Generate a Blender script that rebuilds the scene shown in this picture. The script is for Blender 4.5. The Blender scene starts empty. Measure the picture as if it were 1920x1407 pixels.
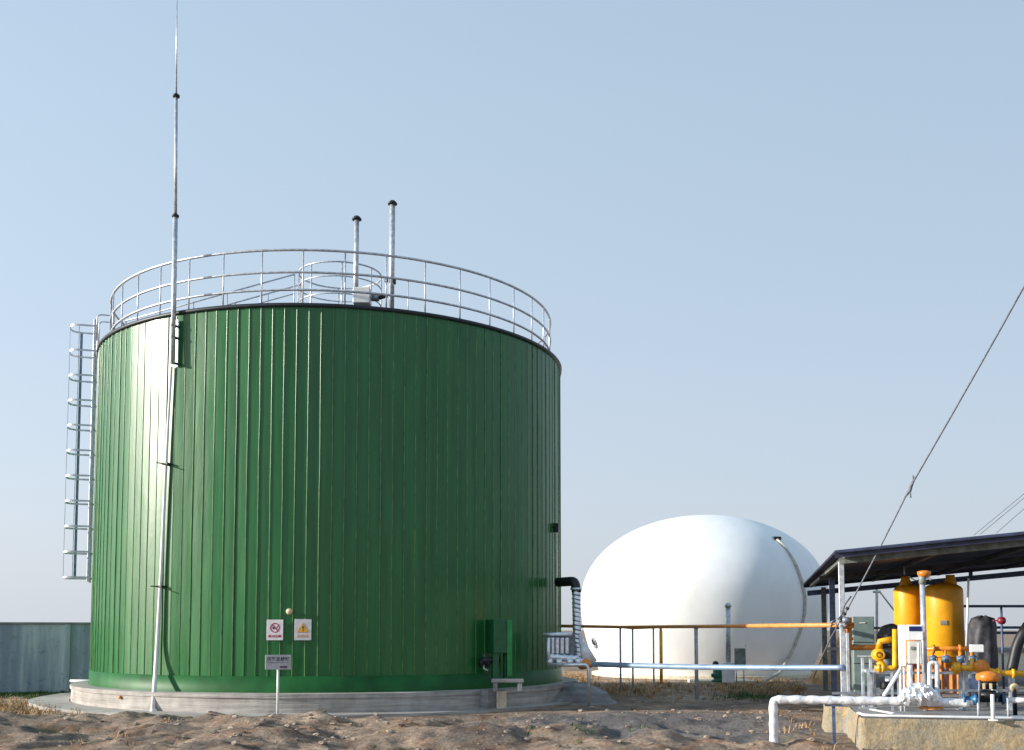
import bpy, math, random
from mathutils import Vector, noise
R = math.radians; PI = math.pi
sc = bpy.context.scene
random.seed(7)

# ------------------------------------------------------------------ camera
F = 2000.0; PITCH = R(4); CAMH = 1.65; PX, PY = 960.0, 1042.1
cam = bpy.data.cameras.new('camera'); camo = bpy.data.objects.new('camera', cam)
sc.collection.objects.link(camo); sc.camera = camo
camo.location = (0, 0, CAMH); camo.rotation_euler = (PI/2 + PITCH, 0, 0)
cam.sensor_fit = 'HORIZONTAL'; cam.sensor_width = 36; cam.lens = F/1920*36
cam.shift_y = (PY - 703.5)/1920
cam.clip_start = 0.1; cam.clip_end = 12000

# ------------------------------------------------------------------ sun and sky
SUN_EL, SUN_AZ = R(15), R(188)          # azimuth measured from +X towards +Y
sd = Vector((math.cos(SUN_EL)*math.cos(SUN_AZ), math.cos(SUN_EL)*math.sin(SUN_AZ), math.sin(SUN_EL)))
sun = bpy.data.lights.new('sun', 'SUN'); sun.energy = 4.8; sun.angle = R(1.2); sun.color = (1, 0.93, 0.83)
suno = bpy.data.objects.new('sun', sun); sc.collection.objects.link(suno)
suno.rotation_euler = sd.to_track_quat('Z', 'Y').to_euler()
w = bpy.data.worlds.new('World'); sc.world = w; w.use_nodes = True
nt = w.node_tree; nt.nodes.clear()
sky = nt.nodes.new('ShaderNodeTexSky'); sky.sky_type = 'NISHITA'; sky.sun_disc = False
sky.sun_elevation = SUN_EL; sky.sun_rotation = PI/2 - SUN_AZ
sky.altitude = 50; sky.air_density = 1.0; sky.dust_density = 4.0; sky.ozone_density = 4.0
bg = nt.nodes.new('ShaderNodeBackground'); wo = nt.nodes.new('ShaderNodeOutputWorld')
bg.inputs[1].default_value = 0.112
mx = nt.nodes.new('ShaderNodeMix'); mx.data_type = 'RGBA'; mx.inputs[0].default_value = 0.68
stc = nt.nodes.new('ShaderNodeTexCoord'); sxyz = nt.nodes.new('ShaderNodeSeparateXYZ'); srp = nt.nodes.new('ShaderNodeValToRGB')
nt.links.new(stc.outputs['Generated'], sxyz.inputs[0]); nt.links.new(sxyz.outputs['Z'], srp.inputs[0])
while len(srp.color_ramp.elements) < 5: srp.color_ramp.elements.new(0.5)
for e_, (p_, c_) in zip(srp.color_ramp.elements, ((0.0, (5.15, 5.45, 5.95)), (0.12, (4.75, 5.25, 5.85)), (0.27, (4.2, 4.95, 5.7)), (0.5, (3.55, 4.55, 5.45)), (1.0, (2.2, 3.5, 4.7)))):
    e_.position = p_; e_.color = (*[v_/6 for v_ in c_], 1)
smu = nt.nodes.new('ShaderNodeVectorMath'); smu.operation = 'SCALE'; dot_ = nt.nodes.new('ShaderNodeVectorMath'); dot_.operation = 'DOT_PRODUCT'; dot_.inputs[1].default_value = tuple(sd)
nt.links.new(stc.outputs['Generated'], dot_.inputs[0])
mad = nt.nodes.new('ShaderNodeMath'); mad.operation = 'MULTIPLY_ADD'; mad.inputs[1].default_value = 6*.20; mad.inputs[2].default_value = 6*1.03
nt.links.new(dot_.outputs['Value'], mad.inputs[0]); nt.links.new(mad.outputs[0], smu.inputs['Scale'])   # haze scatters more towards the sun
nt.links.new(srp.outputs[0], smu.inputs[0]); nt.links.new(smu.outputs[0], mx.inputs[7])   # pale veil of haze, thickest at the horizon
nt.links.new(sky.outputs[0], mx.inputs[6]); nt.links.new(mx.outputs[2], bg.inputs[0])
nt.links.new(bg.outputs[0], wo.inputs[0])
sc.view_settings.view_transform = 'Standard'; sc.view_settings.look = 'None'
sc.view_settings.gamma = 1; sc.view_settings.exposure = 0.6

# ------------------------------------------------------------------ pixel -> world helpers (photo pixels)
def ray(px, py):
    up = PY - py
    return Vector((px - PX, F*math.cos(PITCH) - up*math.sin(PITCH), F*math.sin(PITCH) + up*math.cos(PITCH)))
O = Vector((0, 0, CAMH))
def W(px, py, Y):
    d = ray(px, py); return O + d*(Y/d.y)
def G(px, py, z=0.0):
    d = ray(px, py); return O + d*((z - CAMH)/d.z)
A0 = R(13); C0 = Vector((4.9, 15.1, 0))
U = Vector((math.cos(A0), -math.sin(A0), 0)); V = Vector((math.sin(A0), math.cos(A0), 0))
def L(a, b, z): return C0 + U*a + V*b + Vector((0, 0, z))
def S(px, py, b):
    d = ray(px, py); t = (b + (C0 - O).dot(V))/d.dot(V); return O + d*t

# ------------------------------------------------------------------ materials
def mat(name, col, rough=0.6, metal=0.0, var=0.12, scale=4.0, bump=0.0, bscale=30.0, col2=None, stretch=(1, 1, 1),
        spec=None, coat=0.0, detail=6.0, lo=0.35, hi=0.65):
    m = bpy.data.materials.new(name); m.use_nodes = True; t = m.node_tree; b = t.nodes['Principled BSDF']
    tc = t.nodes.new('ShaderNodeTexCoord'); mp = t.nodes.new('ShaderNodeMapping'); mp.inputs['Scale'].default_value = stretch
    t.links.new(tc.outputs['Object'], mp.inputs[0])
    n = t.nodes.new('ShaderNodeTexNoise'); n.inputs['Scale'].default_value = scale; n.inputs['Detail'].default_value = detail
    t.links.new(mp.outputs[0], n.inputs['Vector'])
    cr = t.nodes.new('ShaderNodeValToRGB')
    c2 = col2 if col2 else tuple(c*(1 - var*2) for c in col)
    cr.color_ramp.elements[0].position = lo; cr.color_ramp.elements[1].position = hi
    cr.color_ramp.elements[0].color = (*c2, 1)
    cr.color_ramp.elements[1].color = (*(tuple(min(1, c*(1 + var)) for c in col) if not col2 else col), 1)
    t.links.new(n.outputs[0], cr.inputs[0]); t.links.new(cr.outputs[0], b.inputs['Base Color'])
    b.inputs['Roughness'].default_value = rough; b.inputs['Metallic'].default_value = metal
    if spec is not None: b.inputs['Specular IOR Level'].default_value = spec
    if coat: b.inputs['Coat Weight'].default_value = coat; b.inputs['Coat Roughness'].default_value = 0.15
    if bump:
        n2 = t.nodes.new('ShaderNodeTexNoise'); n2.inputs['Scale'].default_value = bscale; n2.inputs['Detail'].default_value = 5
        t.links.new(mp.outputs[0], n2.inputs['Vector'])
        bp = t.nodes.new('ShaderNodeBump'); bp.inputs['Strength'].default_value = bump; bp.inputs['Distance'].default_value = 0.02
        t.links.new(n2.outputs[0], bp.inputs['Height']); t.links.new(bp.outputs[0], b.inputs['Normal'])
    return m

M = {}
M['galv'] = mat('galvanised_steel', (0.55, 0.58, 0.62), 0.42, 0.5, 0.15, 12)
M['poststeel'] = mat('pale_post_paint', (0.42, 0.43, 0.48), 0.5, 0.1, 0.15, 12)
M['steel'] = mat('grey_steel', (0.22, 0.25, 0.29), 0.45, 0.3, 0.2, 12)
M['bluesteel'] = mat('blue_grey_steel', (0.08, 0.12, 0.22), 0.5, 0.2, 0.2, 12)
M['white'] = mat('white_paint', (0.78, 0.78, 0.78), 0.4, 0, 0.05, 6)
M['offwhite'] = mat('offwhite_paint', (0.62, 0.6, 0.54), 0.5, 0, 0.1, 6)
M['orange'] = mat('orange_paint', (0.62, 0.2, 0.02), 0.4, 0, 0.15, 8)
M['yellow'] = mat('yellow_paint', (0.80, 0.40, 0.01), 0.4, 0, 0.12, 8)
M['tankyellow'] = mat('tank_yellow_paint', (0.80, 0.36, 0.008), 0.42, 0, 0.1, 3, 0.05, 20)
M['rustorange'] = mat('weathered_orange_paint', (0.74, 0.30, 0.08), 0.55, 0, 0.18, 20)
M['dark'] = mat('dark_metal', (0.015, 0.017, 0.022), 0.5, 0.2, 0.2, 10)
M['black'] = mat('black_rubber', (0.012, 0.013, 0.018), 0.5, 0, 0.2, 10)
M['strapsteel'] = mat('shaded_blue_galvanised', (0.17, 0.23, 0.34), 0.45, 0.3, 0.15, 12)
M['roof'] = mat('dark_blue_sheet', (0.03, 0.035, 0.075), 0.5, 0.1, 0.25, 5)
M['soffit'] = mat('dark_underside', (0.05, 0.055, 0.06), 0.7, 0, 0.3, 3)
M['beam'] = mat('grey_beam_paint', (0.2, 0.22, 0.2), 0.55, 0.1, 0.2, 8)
M['tarp'] = mat('brown_black_tarp', (0.045, 0.035, 0.038), 0.65, 0, 0.3, 8, 0.6, 12)
M['tarp2'] = mat('slate_tarp', (0.04, 0.042, 0.055), 0.6, 0, 0.3, 6, 0.6, 10)
M['cabinet'] = mat('grey_green_cabinet', (0.16, 0.22, 0.21), 0.45, 0.1, 0.1, 5)
M['blue'] = mat('blue_paint', (0.02, 0.12, 0.26), 0.4, 0, 0.2, 8)
M['red'] = mat('red_paint', (0.22, 0.012, 0.03), 0.4, 0, 0.1, 8)
M['greenpaint'] = mat('bright_green_paint', (0.004, 0.10, 0.032), 0.4, 0, 0.15, 5)
M['pumpgreen'] = mat('pump_green', (0.01, 0.12, 0.07), 0.4, 0, 0.15, 8)
M['lcd'] = mat('blue_display', (0.01, 0.02, 0.12), 0.2, 0, 0.1, 8)
M['pipefoil'] = mat('dull_foil_cladding', (0.27, 0.38, 0.54), 0.42, 0.35, 0.12, 3, .3, 10)
M['foil'] = mat('aluminium_foil_wrap', (0.80, 0.82, 0.86), 0.34, 0.75, 0.06, 8, 1.0, 16, stretch=(1, 1, 1))
M['lagging'] = mat('white_lagging_wrap', (0.74, 0.75, 0.78), 0.5, 0.15, 0.12, 10, 0.7, 14)
M['hose'] = mat('beige_hose', (0.50, 0.48, 0.42), 0.6, 0, 0.15, 8)
M['rope'] = mat('grey_cable', (0.16, 0.17, 0.2), 0.7, 0, 0.2, 30)
M['sign'] = mat('sign_panel', (0.62, 0.60, 0.62), 0.5, 0, 0.08, 14)
M['signgrey'] = mat('sign_board', (0.48, 0.46, 0.47), 0.5, 0, 0.1, 10)
M['signred'] = mat('sign_red', (0.36, 0.02, 0.07), 0.5, 0, 0.1, 10)
M['signyellow'] = mat('sign_yellow', (0.75, 0.4, 0.02), 0.5, 0, 0.1, 10)
M['signink'] = mat('sign_ink', (0.03, 0.025, 0.04), 0.6, 0, 0.1, 10)
M['signpurple'] = mat('sign_purple_ink', (0.12, 0.07, 0.16), 0.6, 0, 0.1, 10)
M['beige'] = mat('beige_plastic', (0.62, 0.5, 0.3), 0.5, 0, 0.1, 10)
M['creamblock'] = mat('cream_concrete', (0.70, 0.62, 0.47), 0.8, 0, 0.1, 9, 0.2, 20)
M['stone'] = mat('soil_clod', (0.36, 0.29, 0.23), 0.95, 0, 0.3, 3)
M['drygrass'] = mat('dry_grass', (0.44, 0.28, 0.13), 0.8, 0, 0.3, 2)
M['greengrass'] = mat('green_grass', (0.07, 0.13, 0.03), 0.8, 0, 0.3, 2)

def nodes(m): return m.node_tree, m.node_tree.nodes['Principled BSDF']
def N(t, typ, **k):
    n = t.nodes.new(typ)
    for a, b in k.items(): setattr(n, a, b)
    return n
def ramp(t, src, stops):
    cr = N(t, 'ShaderNodeValToRGB'); e = cr.color_ramp.elements
    while len(e) < len(stops): e.new(0.5)
    for i, (p, c) in enumerate(stops): e[i].position = p; e[i].color = (*c, 1)
    t.links.new(src, cr.inputs[0]); return cr.outputs[0]
def tex(t, vec, scale, detail=8, rough=0.55):
    n = N(t, 'ShaderNodeTexNoise'); n.inputs['Scale'].default_value = scale; n.inputs['Detail'].default_value = detail
    n.inputs['Roughness'].default_value = rough; t.links.new(vec, n.inputs['Vector']); return n.outputs[0]
def mapping(t, sc_=(1, 1, 1)):
    tc = N(t, 'ShaderNodeTexCoord'); mp = N(t, 'ShaderNodeMapping'); mp.inputs['Scale'].default_value = sc_
    t.links.new(tc.outputs['Object'], mp.inputs[0]); return mp.outputs[0]
def mixc(t, f, a, b, mode='MIX'):
    m = N(t, 'ShaderNodeMix', data_type='RGBA', blend_type=mode)
    for s, i in ((f, 0), (a, 6), (b, 7)):
        if isinstance(s, (int, float)): m.inputs[i].default_value = s
        elif isinstance(s, tuple): m.inputs[i].default_value = (*s, 1)
        else: t.links.new(s, m.inputs[i])
    return m.outputs[2]
def bump(t, b, h, strength, dist):
    bp = N(t, 'ShaderNodeBump'); bp.inputs['Strength'].default_value = strength; bp.inputs['Distance'].default_value = dist
    t.links.new(h, bp.inputs['Height']); t.links.new(bp.outputs[0], b.inputs['Normal'])

# tank cladding: glossy coated green sheet, slightly weathered in vertical runs
def cladding():
    m = bpy.data.materials.new('green_cladding'); m.use_nodes = True; t, b = nodes(m)
    v1 = mapping(t, (3, 3, 0.25)); v2 = mapping(t, (1, 1, 1))
    base = ramp(t, tex(t, v1, 2.0), [(0.3, (0.006, 0.092, 0.019)), (0.7, (0.011, 0.138, 0.030))])
    dirt = ramp(t, tex(t, v2, 1.3, 9, 0.65), [(0.45, (0, 0, 0)), (0.75, (1, 1, 1))])
    fine = ramp(t, tex(t, v1, 9.0, 6), [(0.55, (0, 0, 0)), (0.8, (0.2, 0.2, 0.2))])
    c = mixc(t, fine, base, (0.035, 0.13, 0.04))
    pv = ramp(t, tex(t, mapping(t, (5, 5, 0.04)), 1.6, 3), [(0.35, (0.78, 0.80, 0.80)), (0.65, (1.15, 1.12, 1.1))])
    c = mixc(t, 0.9, c, pv, 'MULTIPLY')
    st = ramp(t, tex(t, mapping(t, (7, 7, 0.12)), 1.5, 8, 0.7), [(0.58, (0, 0, 0)), (0.78, (0.2, 0.2, 0.2))])
    c = mixc(t, st, c, (0.08, 0.13, 0.06))
    t.links.new(c, b.inputs['Base Color'])
    t.links.new(ramp(t, tex(t, v1, 3.0), [(0.3, (0.30, 0.30, 0.30)), (0.75, (0.46, 0.46, 0.46))]), b.inputs['Roughness'])
    b.inputs['Specular IOR Level'].default_value = 0.36; b.inputs['Coat Weight'].default_value = 0.26; b.inputs['Coat Roughness'].default_value = 0.13
    bump(t, b, tex(t, mapping(t, (1, 1, 0.35)), 3.0, 4), 0.35, 0.02)
    return m
M['cladding'] = cladding()

# concrete with horizontal shutter-board lines
M['rib'] = mat('rib_edge_green', (0.075, 0.19, 0.055), 0.27, 0, 0.25, 5, col2=(0.015, 0.11, 0.022))
M['band'] = mat('base_band_green', (0.011, 0.108, 0.023), 0.5, 0, 0.15, 2, 0.15, 2, spec=.25)
def board_concrete(name, a, bcol, band=7.0):
    m = bpy.data.materials.new(name); m.use_nodes = True; t, b = nodes(m)
    v = mapping(t)
    c = ramp(t, tex(t, v, 3.5, 9, 0.65), [(0.3, bcol), (0.68, a)])
    vs = mapping(t, (0.6, 0.6, 14)); st = ramp(t, tex(t, vs, 1.2, 6, 0.6), [(0.35, (0.62, 0.6, 0.6)), (0.6, (1, 1, 1))])
    c = mixc(t, 0.8, c, st, 'MULTIPLY')
    bl = ramp(t, tex(t, v, 1.1, 5), [(0.42, (0.8, 0.78, 0.76)), (0.6, (1, 1, 1))])
    c = mixc(t, 0.8, c, bl, 'MULTIPLY')
    t.links.new(c, b.inputs['Base Color']); b.inputs['Roughness'].default_value = 0.9
    bump(t, b, tex(t, vs, 2.5, 8), 0.6, 0.02)
    return m
M['plinth'] = board_concrete('board_marked_concrete', (0.52, 0.49, 0.45), (0.34, 0.32, 0.30))
M['concrete'] = board_concrete('grey_concrete', (0.34, 0.34, 0.34), (0.2, 0.2, 0.21))
def rough_wall():
    m = bpy.data.materials.new('stained_precast_concrete'); m.use_nodes = True; t, b = nodes(m)
    vs = mapping(t, (2.2, 2.2, 0.18)); v = mapping(t)
    c = ramp(t, tex(t, vs, 1.0, 8, 0.6), [(0.38, (0.22, 0.27, 0.34)), (0.49, (0.30, 0.36, 0.42)), (0.55, (0.40, 0.47, 0.51)), (0.64, (0.52, 0.59, 0.60))])
    sp = ramp(t, tex(t, v, 5, 9, 0.75), [(0.54, (1, 1, 1)), (0.66, (0.6, 0.64, 0.64))])
    c = mixc(t, 1.0, c, sp, 'MULTIPLY')
    t.links.new(c, b.inputs['Base Color']); b.inputs['Roughness'].default_value = 0.9
    bump(t, b, tex(t, v, 20, 6), 0.4, 0.02); return m
M['wall'] = rough_wall()
def pad_mat():
    m = bpy.data.materials.new('rough_sandy_concrete'); m.use_nodes = True; t, b = nodes(m)
    v = mapping(t)
    c = ramp(t, tex(t, v, 1.1, 10, 0.6), [(0.42, (0.26, 0.26, 0.24)), (0.48, (0.38, 0.29, 0.17)), (0.55, (0.28, 0.245, 0.18)), (0.7, (0.46, 0.35, 0.195))])
    f = ramp(t, tex(t, v, 22, 8, 0.7), [(0.35, (0.7, 0.7, 0.7)), (0.6, (1.1, 1.1, 1.1))])
    c = mixc(t, 0.9, c, f, 'MULTIPLY')
    t.links.new(c, b.inputs['Base Color']); b.inputs['Roughness'].default_value = 0.95
    bump(t, b, tex(t, v, 9, 10, 0.7), 0.9, 0.04); return m
M['pad'] = pad_mat()
def soil():
    m = bpy.data.materials.new('bare_soil'); m.use_nodes = True; t, b = nodes(m)
    v = mapping(t)
    c = ramp(t, tex(t, v, 0.55, 8, 0.6), [(0.36, (0.21, 0.185, 0.165)), (0.46, (0.30, 0.25, 0.205)), (0.56, (0.41, 0.325, 0.26)), (0.68, (0.52, 0.44, 0.35))])
    r2 = ramp(t, tex(t, v, 3.2, 10, 0.7), [(0.38, (0.52, 0.48, 0.47)), (0.49, (0.9, 0.85, 0.82)), (0.64, (1.25, 1.16, 1.05))])
    c = mixc(t, 0.9, c, r2, 'MULTIPLY')
    red = ramp(t, tex(t, v, 1.4, 6, 0.6), [(0.5, (1, 1, 1)), (0.62, (0.92, 0.70, 0.56))])
    c = mixc(t, 0.8, c, red, 'MULTIPLY')
    # damp blue grey mud between tank and slab, some shadow painted in with it
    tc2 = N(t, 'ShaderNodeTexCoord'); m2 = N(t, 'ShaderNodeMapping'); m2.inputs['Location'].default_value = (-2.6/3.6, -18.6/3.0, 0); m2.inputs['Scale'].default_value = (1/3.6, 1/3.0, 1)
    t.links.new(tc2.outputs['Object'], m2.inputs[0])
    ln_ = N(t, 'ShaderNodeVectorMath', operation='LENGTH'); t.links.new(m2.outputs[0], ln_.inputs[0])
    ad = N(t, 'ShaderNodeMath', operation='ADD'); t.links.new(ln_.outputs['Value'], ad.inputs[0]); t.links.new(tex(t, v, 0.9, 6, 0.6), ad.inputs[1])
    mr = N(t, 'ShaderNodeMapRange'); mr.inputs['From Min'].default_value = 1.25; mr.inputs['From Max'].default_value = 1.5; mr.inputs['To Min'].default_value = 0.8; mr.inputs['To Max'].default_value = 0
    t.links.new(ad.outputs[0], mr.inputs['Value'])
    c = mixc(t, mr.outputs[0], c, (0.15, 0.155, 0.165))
    r3 = ramp(t, tex(t, v, 16, 8, 0.75), [(0.36, (0.50, 0.46, 0.44)), (0.52, (1.0, 0.98, 0.97)), (0.66, (1.3, 1.25, 1.2))])
    c = mixc(t, 0.9, c, r3, 'MULTIPLY')
    gm = ramp(t, tex(t, v, 0.8, 7, 0.65), [(0.6, (0, 0, 0)), (0.72, (0.7, 0.7, 0.7))])
    c = mixc(t, gm, c, (0.17, 0.18, 0.07))
    t.links.new(c, b.inputs['Base Color']); b.inputs['Roughness'].default_value = 0.95
    b.inputs['Specular IOR Level'].default_value = 0.2
    bump(t, b, tex(t, v, 6, 12, 0.78), 1.0, 0.08); return m
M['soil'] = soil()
def membrane():
    m = bpy.data.materials.new('white_membrane'); m.use_nodes = True; t, b = nodes(m)
    v = mapping(t, (1, 1, 0.6))
    c = ramp(t, tex(t, v, 0.8, 7, 0.6), [(0.35, (0.78, 0.79, 0.79)), (0.6, (0.86, 0.875, 0.89))])
    t.links.new(c, b.inputs['Base Color']); b.inputs['Roughness'].default_value = 0.45
    bump(t, b, tex(t, v, 1.5, 4), 0.2, 0.03); return m
M['membrane'] = membrane()

# ------------------------------------------------------------------ mesh builder
LOC = {}
class MB:
    def __init__(s): s.v = []; s.f = []; s.sm = []
    def add(s, vs, fs, smooth=False):
        n = len(s.v); s.v += [Vector(p) for p in vs]; s.f += [tuple(i + n for i in q) for q in fs]; s.sm += [smooth]*len(fs)
        return s
    def box(s, c, size, ux=Vector((1, 0, 0)), uz=Vector((0, 0, 1)), bev=0.0):
        ux = Vector(ux).normalized(); uz = Vector(uz); uz = (uz - ux*uz.dot(ux)).normalized(); uy = uz.cross(ux)
        c = Vector(c); hx, hy, hz = size[0]/2, size[1]/2, size[2]/2
        if bev <= 0:
            vs = [c + ux*(hx*i) + uy*(hy*j) + uz*(hz*k) for k in (-1, 1) for j in (-1, 1) for i in (-1, 1)]
            return s.add(vs, [(0, 2, 3, 1), (4, 5, 7, 6), (0, 1, 5, 4), (2, 6, 7, 3), (0, 4, 6, 2), (1, 3, 7, 5)])
        b = min(bev, hx*.9, hy*.9, hz*.9)
        def ring(ax, ay, z):
            pts = []
            for sx, sy in ((-1, -1), (1, -1), (1, 1), (-1, 1)):
                for q in ((0, 1) if sx*sy > 0 else (1, 0)):
                    x, y = (sx*ax, sy*(ay - b)) if q == 0 else (sx*(ax - b), sy*ay)
                    pts.append(c + ux*x + uy*y + uz*z)
            return pts
        rs = [ring(hx - b*.6, hy - b*.6, -hz), ring(hx, hy, -hz + b), ring(hx, hy, hz - b), ring(hx - b*.6, hy - b*.6, hz)]
        vs = sum(rs, []); fs = []
        for k in range(3):
            for i in range(8): j = (i + 1) % 8; fs.append((k*8 + i, k*8 + j, k*8 + 8 + j, k*8 + 8 + i))
        fs.append(tuple(range(7, -1, -1))); fs.append(tuple(range(24, 32)))
        return s.add(vs, fs)
    def tube(s, pts, r, n=12, closed=False, caps=True, smooth=True):
        pts = [Vector(p) for p in pts]; m = len(pts)
        rs = r if isinstance(r, (list, tuple)) else [r]*m
        tang = []
        for i in range(m):
            a = pts[(i - 1) % m] if (closed or i) else pts[0]
            b = pts[(i + 1) % m] if (closed or i < m - 1) else pts[-1]
            tang.append((b - a).normalized())
        up = Vector((0, 0, 1)) if abs(tang[0].z) < .9 else Vector((0, 1, 0))
        x = tang[0].cross(up).normalized(); vs = []
        for i in range(m):
            x = (x - tang[i]*x.dot(tang[i])).normalized(); y = tang[i].cross(x)
            vs += [pts[i] + (x*math.cos(2*PI*k/n) + y*math.sin(2*PI*k/n))*rs[i] for k in range(n)]
        fs = []
        for i in range(m if closed else m - 1):
            j = (i + 1) % m
            for k in range(n): l = (k + 1) % n; fs.append((i*n + k, j*n + k, j*n + l, i*n + l))
        s.add(vs, fs, smooth)
        if caps and not closed:
            n0 = len(s.v) - len(vs)
            s.f += [tuple(n0 + k for k in range(n)), tuple(n0 + (m - 1)*n + k for k in range(n - 1, -1, -1))]; s.sm += [False]*2
        return s
    def lathe(s, c, prof, n=32, smooth=True, axis=Vector((0, 0, 1))):
        c = Vector(c); axis = Vector(axis).normalized()
        x = axis.orthogonal().normalized() if abs(axis.z) < .99 else Vector((1, 0, 0)); y = axis.cross(x)
        vs = [c + axis*z + (x*math.cos(2*PI*k/n) + y*math.sin(2*PI*k/n))*max(r, 1e-4) for r, z in prof for k in range(n)]
        fs = []
        for i in range(len(prof) - 1):
            for k in range(n): l = (k + 1) % n; fs.append((i*n + k, i*n + l, i*n + n + l, i*n + n + k))
        return s.add(vs, fs, smooth)
    def build(s, name, m, parent=None, origin=None, bevel=0):
        pw = LOC[parent.name] if parent else Vector()
        if origin is None: origin = pw if parent else (sum(s.v, Vector())/len(s.v))
        origin = Vector(origin)
        me = bpy.data.meshes.new(name); me.from_pydata([v - origin for v in s.v], [], s.f); me.update()
        me.polygons.foreach_set('use_smooth', s.sm)
        me.materials.append(M[m] if isinstance(m, str) else m)
        o = bpy.data.objects.new(name, me); sc.collection.objects.link(o)
        if parent: o.parent = parent
        o.location = origin - pw; LOC[o.name] = origin
        return o
def bend(pts, r, n=6):
    pts = [Vector(p) for p in pts]; out = [pts[0]]
    for i in range(1, len(pts) - 1):
        a, b, c = pts[i - 1], pts[i], pts[i + 1]
        d1 = (a - b); d2 = (c - b); rr = min(r, d1.length*.45, d2.length*.45)
        p, q = b + d1.normalized()*rr, b + d2.normalized()*rr
        for k in range(n + 1):
            t = k/n; out.append(p*(1 - t)**2 + b*2*t*(1 - t) + q*t*t)
    return out + [pts[-1]]
def tag(o, label=None, cat=None, group=None, kind=None):
    for k, v in (('label', label), ('category', cat), ('group', group), ('kind', kind)):
        if v: o[k] = v
    return o
def thing(name, label, cat, loc, group=None):
    o = bpy.data.objects.new(name, None); sc.collection.objects.link(o); o.empty_display_size = .3
    o.location = loc; LOC[o.name] = Vector(loc); return tag(o, label, cat, group)
def copy_part(o, parent, loc):       # linked copy of a part (world loc)
    c = o.copy(); sc.collection.objects.link(c); c.parent = parent
    c.location = Vector(loc) - (LOC[parent.name] if parent else Vector()); LOC[c.name] = Vector(loc); return c

# ------------------------------------------------------------------ ground
TC = Vector((-4.48, 26.95, 0)); TR = 5.70; ZB, ZT = 0.415, 8.27; PR = 6.10
def sstep(a, b, x):
    t = max(0, min(1, (x - a)/(b - a))); return t*t*(3 - 2*t)
def hgt(x, y):
    v = Vector((x, y, 0))
    n1 = noise.fractal(v*0.35, 1.0, 2.0, 4); n2 = noise.fractal(v*1.7 + Vector((5, 3, 1)), 0.9, 2.1, 5)
    n3 = noise.ridged_multi_fractal(v*3.1, 0.8, 2.2, 4, 1.0, 2.0) - 1.0
    dt = (v - Vector((TC.x, TC.y, 0))).length
    flat = sstep(6.6, 7.6, dt)
    near = sstep(22.5, 19.0, y)
    amp = 0.25 + 0.75*near
    n4 = noise.fractal(v*3.4 + Vector((9, 1, 4)), 0.8, 2.1, 4)
    h = (n1*0.15 + n2*0.075 + n4*0.022 + n3*0.010)*amp*flat
    # a low ridge of dug soil in front of the tank
    h += 0.10*near*flat*math.exp(-((y - 18.6 - 0.5*math.sin(x*.6))/1.0)**2)*(0.6 + 0.6*n1)
    h += 0.16*math.exp(-((y - 16.4 - 0.4*math.sin(x*.9 + 1))/0.8)**2)*max(0, (0.45 + n1*1.2))*sstep(3.2, 1.5, x)
    d = v - C0; a, b = d.dot(U), d.dot(V)            # keep level under the equipment slab
    slab = sstep(-1.0, -0.2, a)*sstep(-0.9, -0.2, b)
    dd = (v - Vector((7.12, 40, 0))).length
    return h*(1 - slab*0.9)*sstep(4.4, 6.5, dd) - 0.01
def axis(lo, hi, step, far):
    a = [lo + i*step for i in range(int((hi - lo)/step) + 1)]
    s = step; x = a[-1]
    while x < far: s *= 1.35; x += s; a.append(x)
    s = step; x = a[0]
    while x > -far: s *= 1.35; x -= s; a.insert(0, x)
    return a
xs = axis(-11.5, 13.5, 0.085, 6000); ys = axis(13.2, 24, 0.085, 6000)
y2 = [y for y in ys if y <= 24.0]; y2 += [24 + i*0.2 for i in range(1, 100)]
s_, y_ = 0.2, y2[-1]
while y_ < 6000: s_ *= 1.35; y_ += s_; y2.append(y_)
ys = y2
g = MB(); nx = len(xs)
vs = [(x, y, hgt(x, y) if abs(x) < 60 and -5 < y < 90 else 0) for y in ys for x in xs]
fs = [(j*nx + i, j*nx + i + 1, (j + 1)*nx + i + 1, (j + 1)*nx + i) for j in range(len(ys) - 1) for i in range(nx - 1)]
g.add(vs, fs, True)
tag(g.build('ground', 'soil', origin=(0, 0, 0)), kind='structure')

# clods and dry grass on the soil (uncountable)
def clods():
    b = MB(); rnd = random.Random(3)
    for i in range(1500):
        px = rnd.uniform(-60, 1980); py = 1407 - (rnd.random()**0.8)*115
        if py < 1296: continue
        p = G(px, py + 12); x, y = p.x + rnd.uniform(-.1, .1), p.y + rnd.uniform(-.3, .3)
        if (Vector((x, y, 0)) - Vector((TC.x, TC.y, 0))).length < 6.9: continue
        d = Vector((x, y, 0)) - C0
        if d.dot(U) > -.15 and d.dot(V) > -.1: continue
        r = rnd.choice((.010, .014, .018, .022, .03, .045))*rnd.uniform(.7, 1.3)
        z = hgt(x, y) + r*.25
        c = Vector((x, y, z)); vs = []
        for k, (t, zz) in enumerate(((0, -1), (1, -.3), (1, .45), (0, .95))):
            if t == 0: vs.append(c + Vector((0, 0, zz*r*.7)))
            else:
                for q in range(6):
                    a = q*PI/3 + k*.5; rr = r*rnd.uniform(.65, 1.2); vs.append(c + Vector((math.cos(a)*rr*1.2, math.sin(a)*rr, zz*r*.7*rnd.uniform(.7, 1.2))))
        fs = [(0, 1 + (q + 1) % 6, 1 + q) for q in range(6)] + [(1 + q, 1 + (q + 1) % 6, 7 + (q + 1) % 6, 7 + q) for q in range(6)] + [(7 + q, 7 + (q + 1) % 6, 13) for q in range(6)]
        b.add(vs, fs)
    tag(b.build('soil_clods', 'stone', origin=(0, 0, 0)), 'loose brown clods and stones scattered over the bare soil', 'stones', kind='stuff')
clods()
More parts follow.
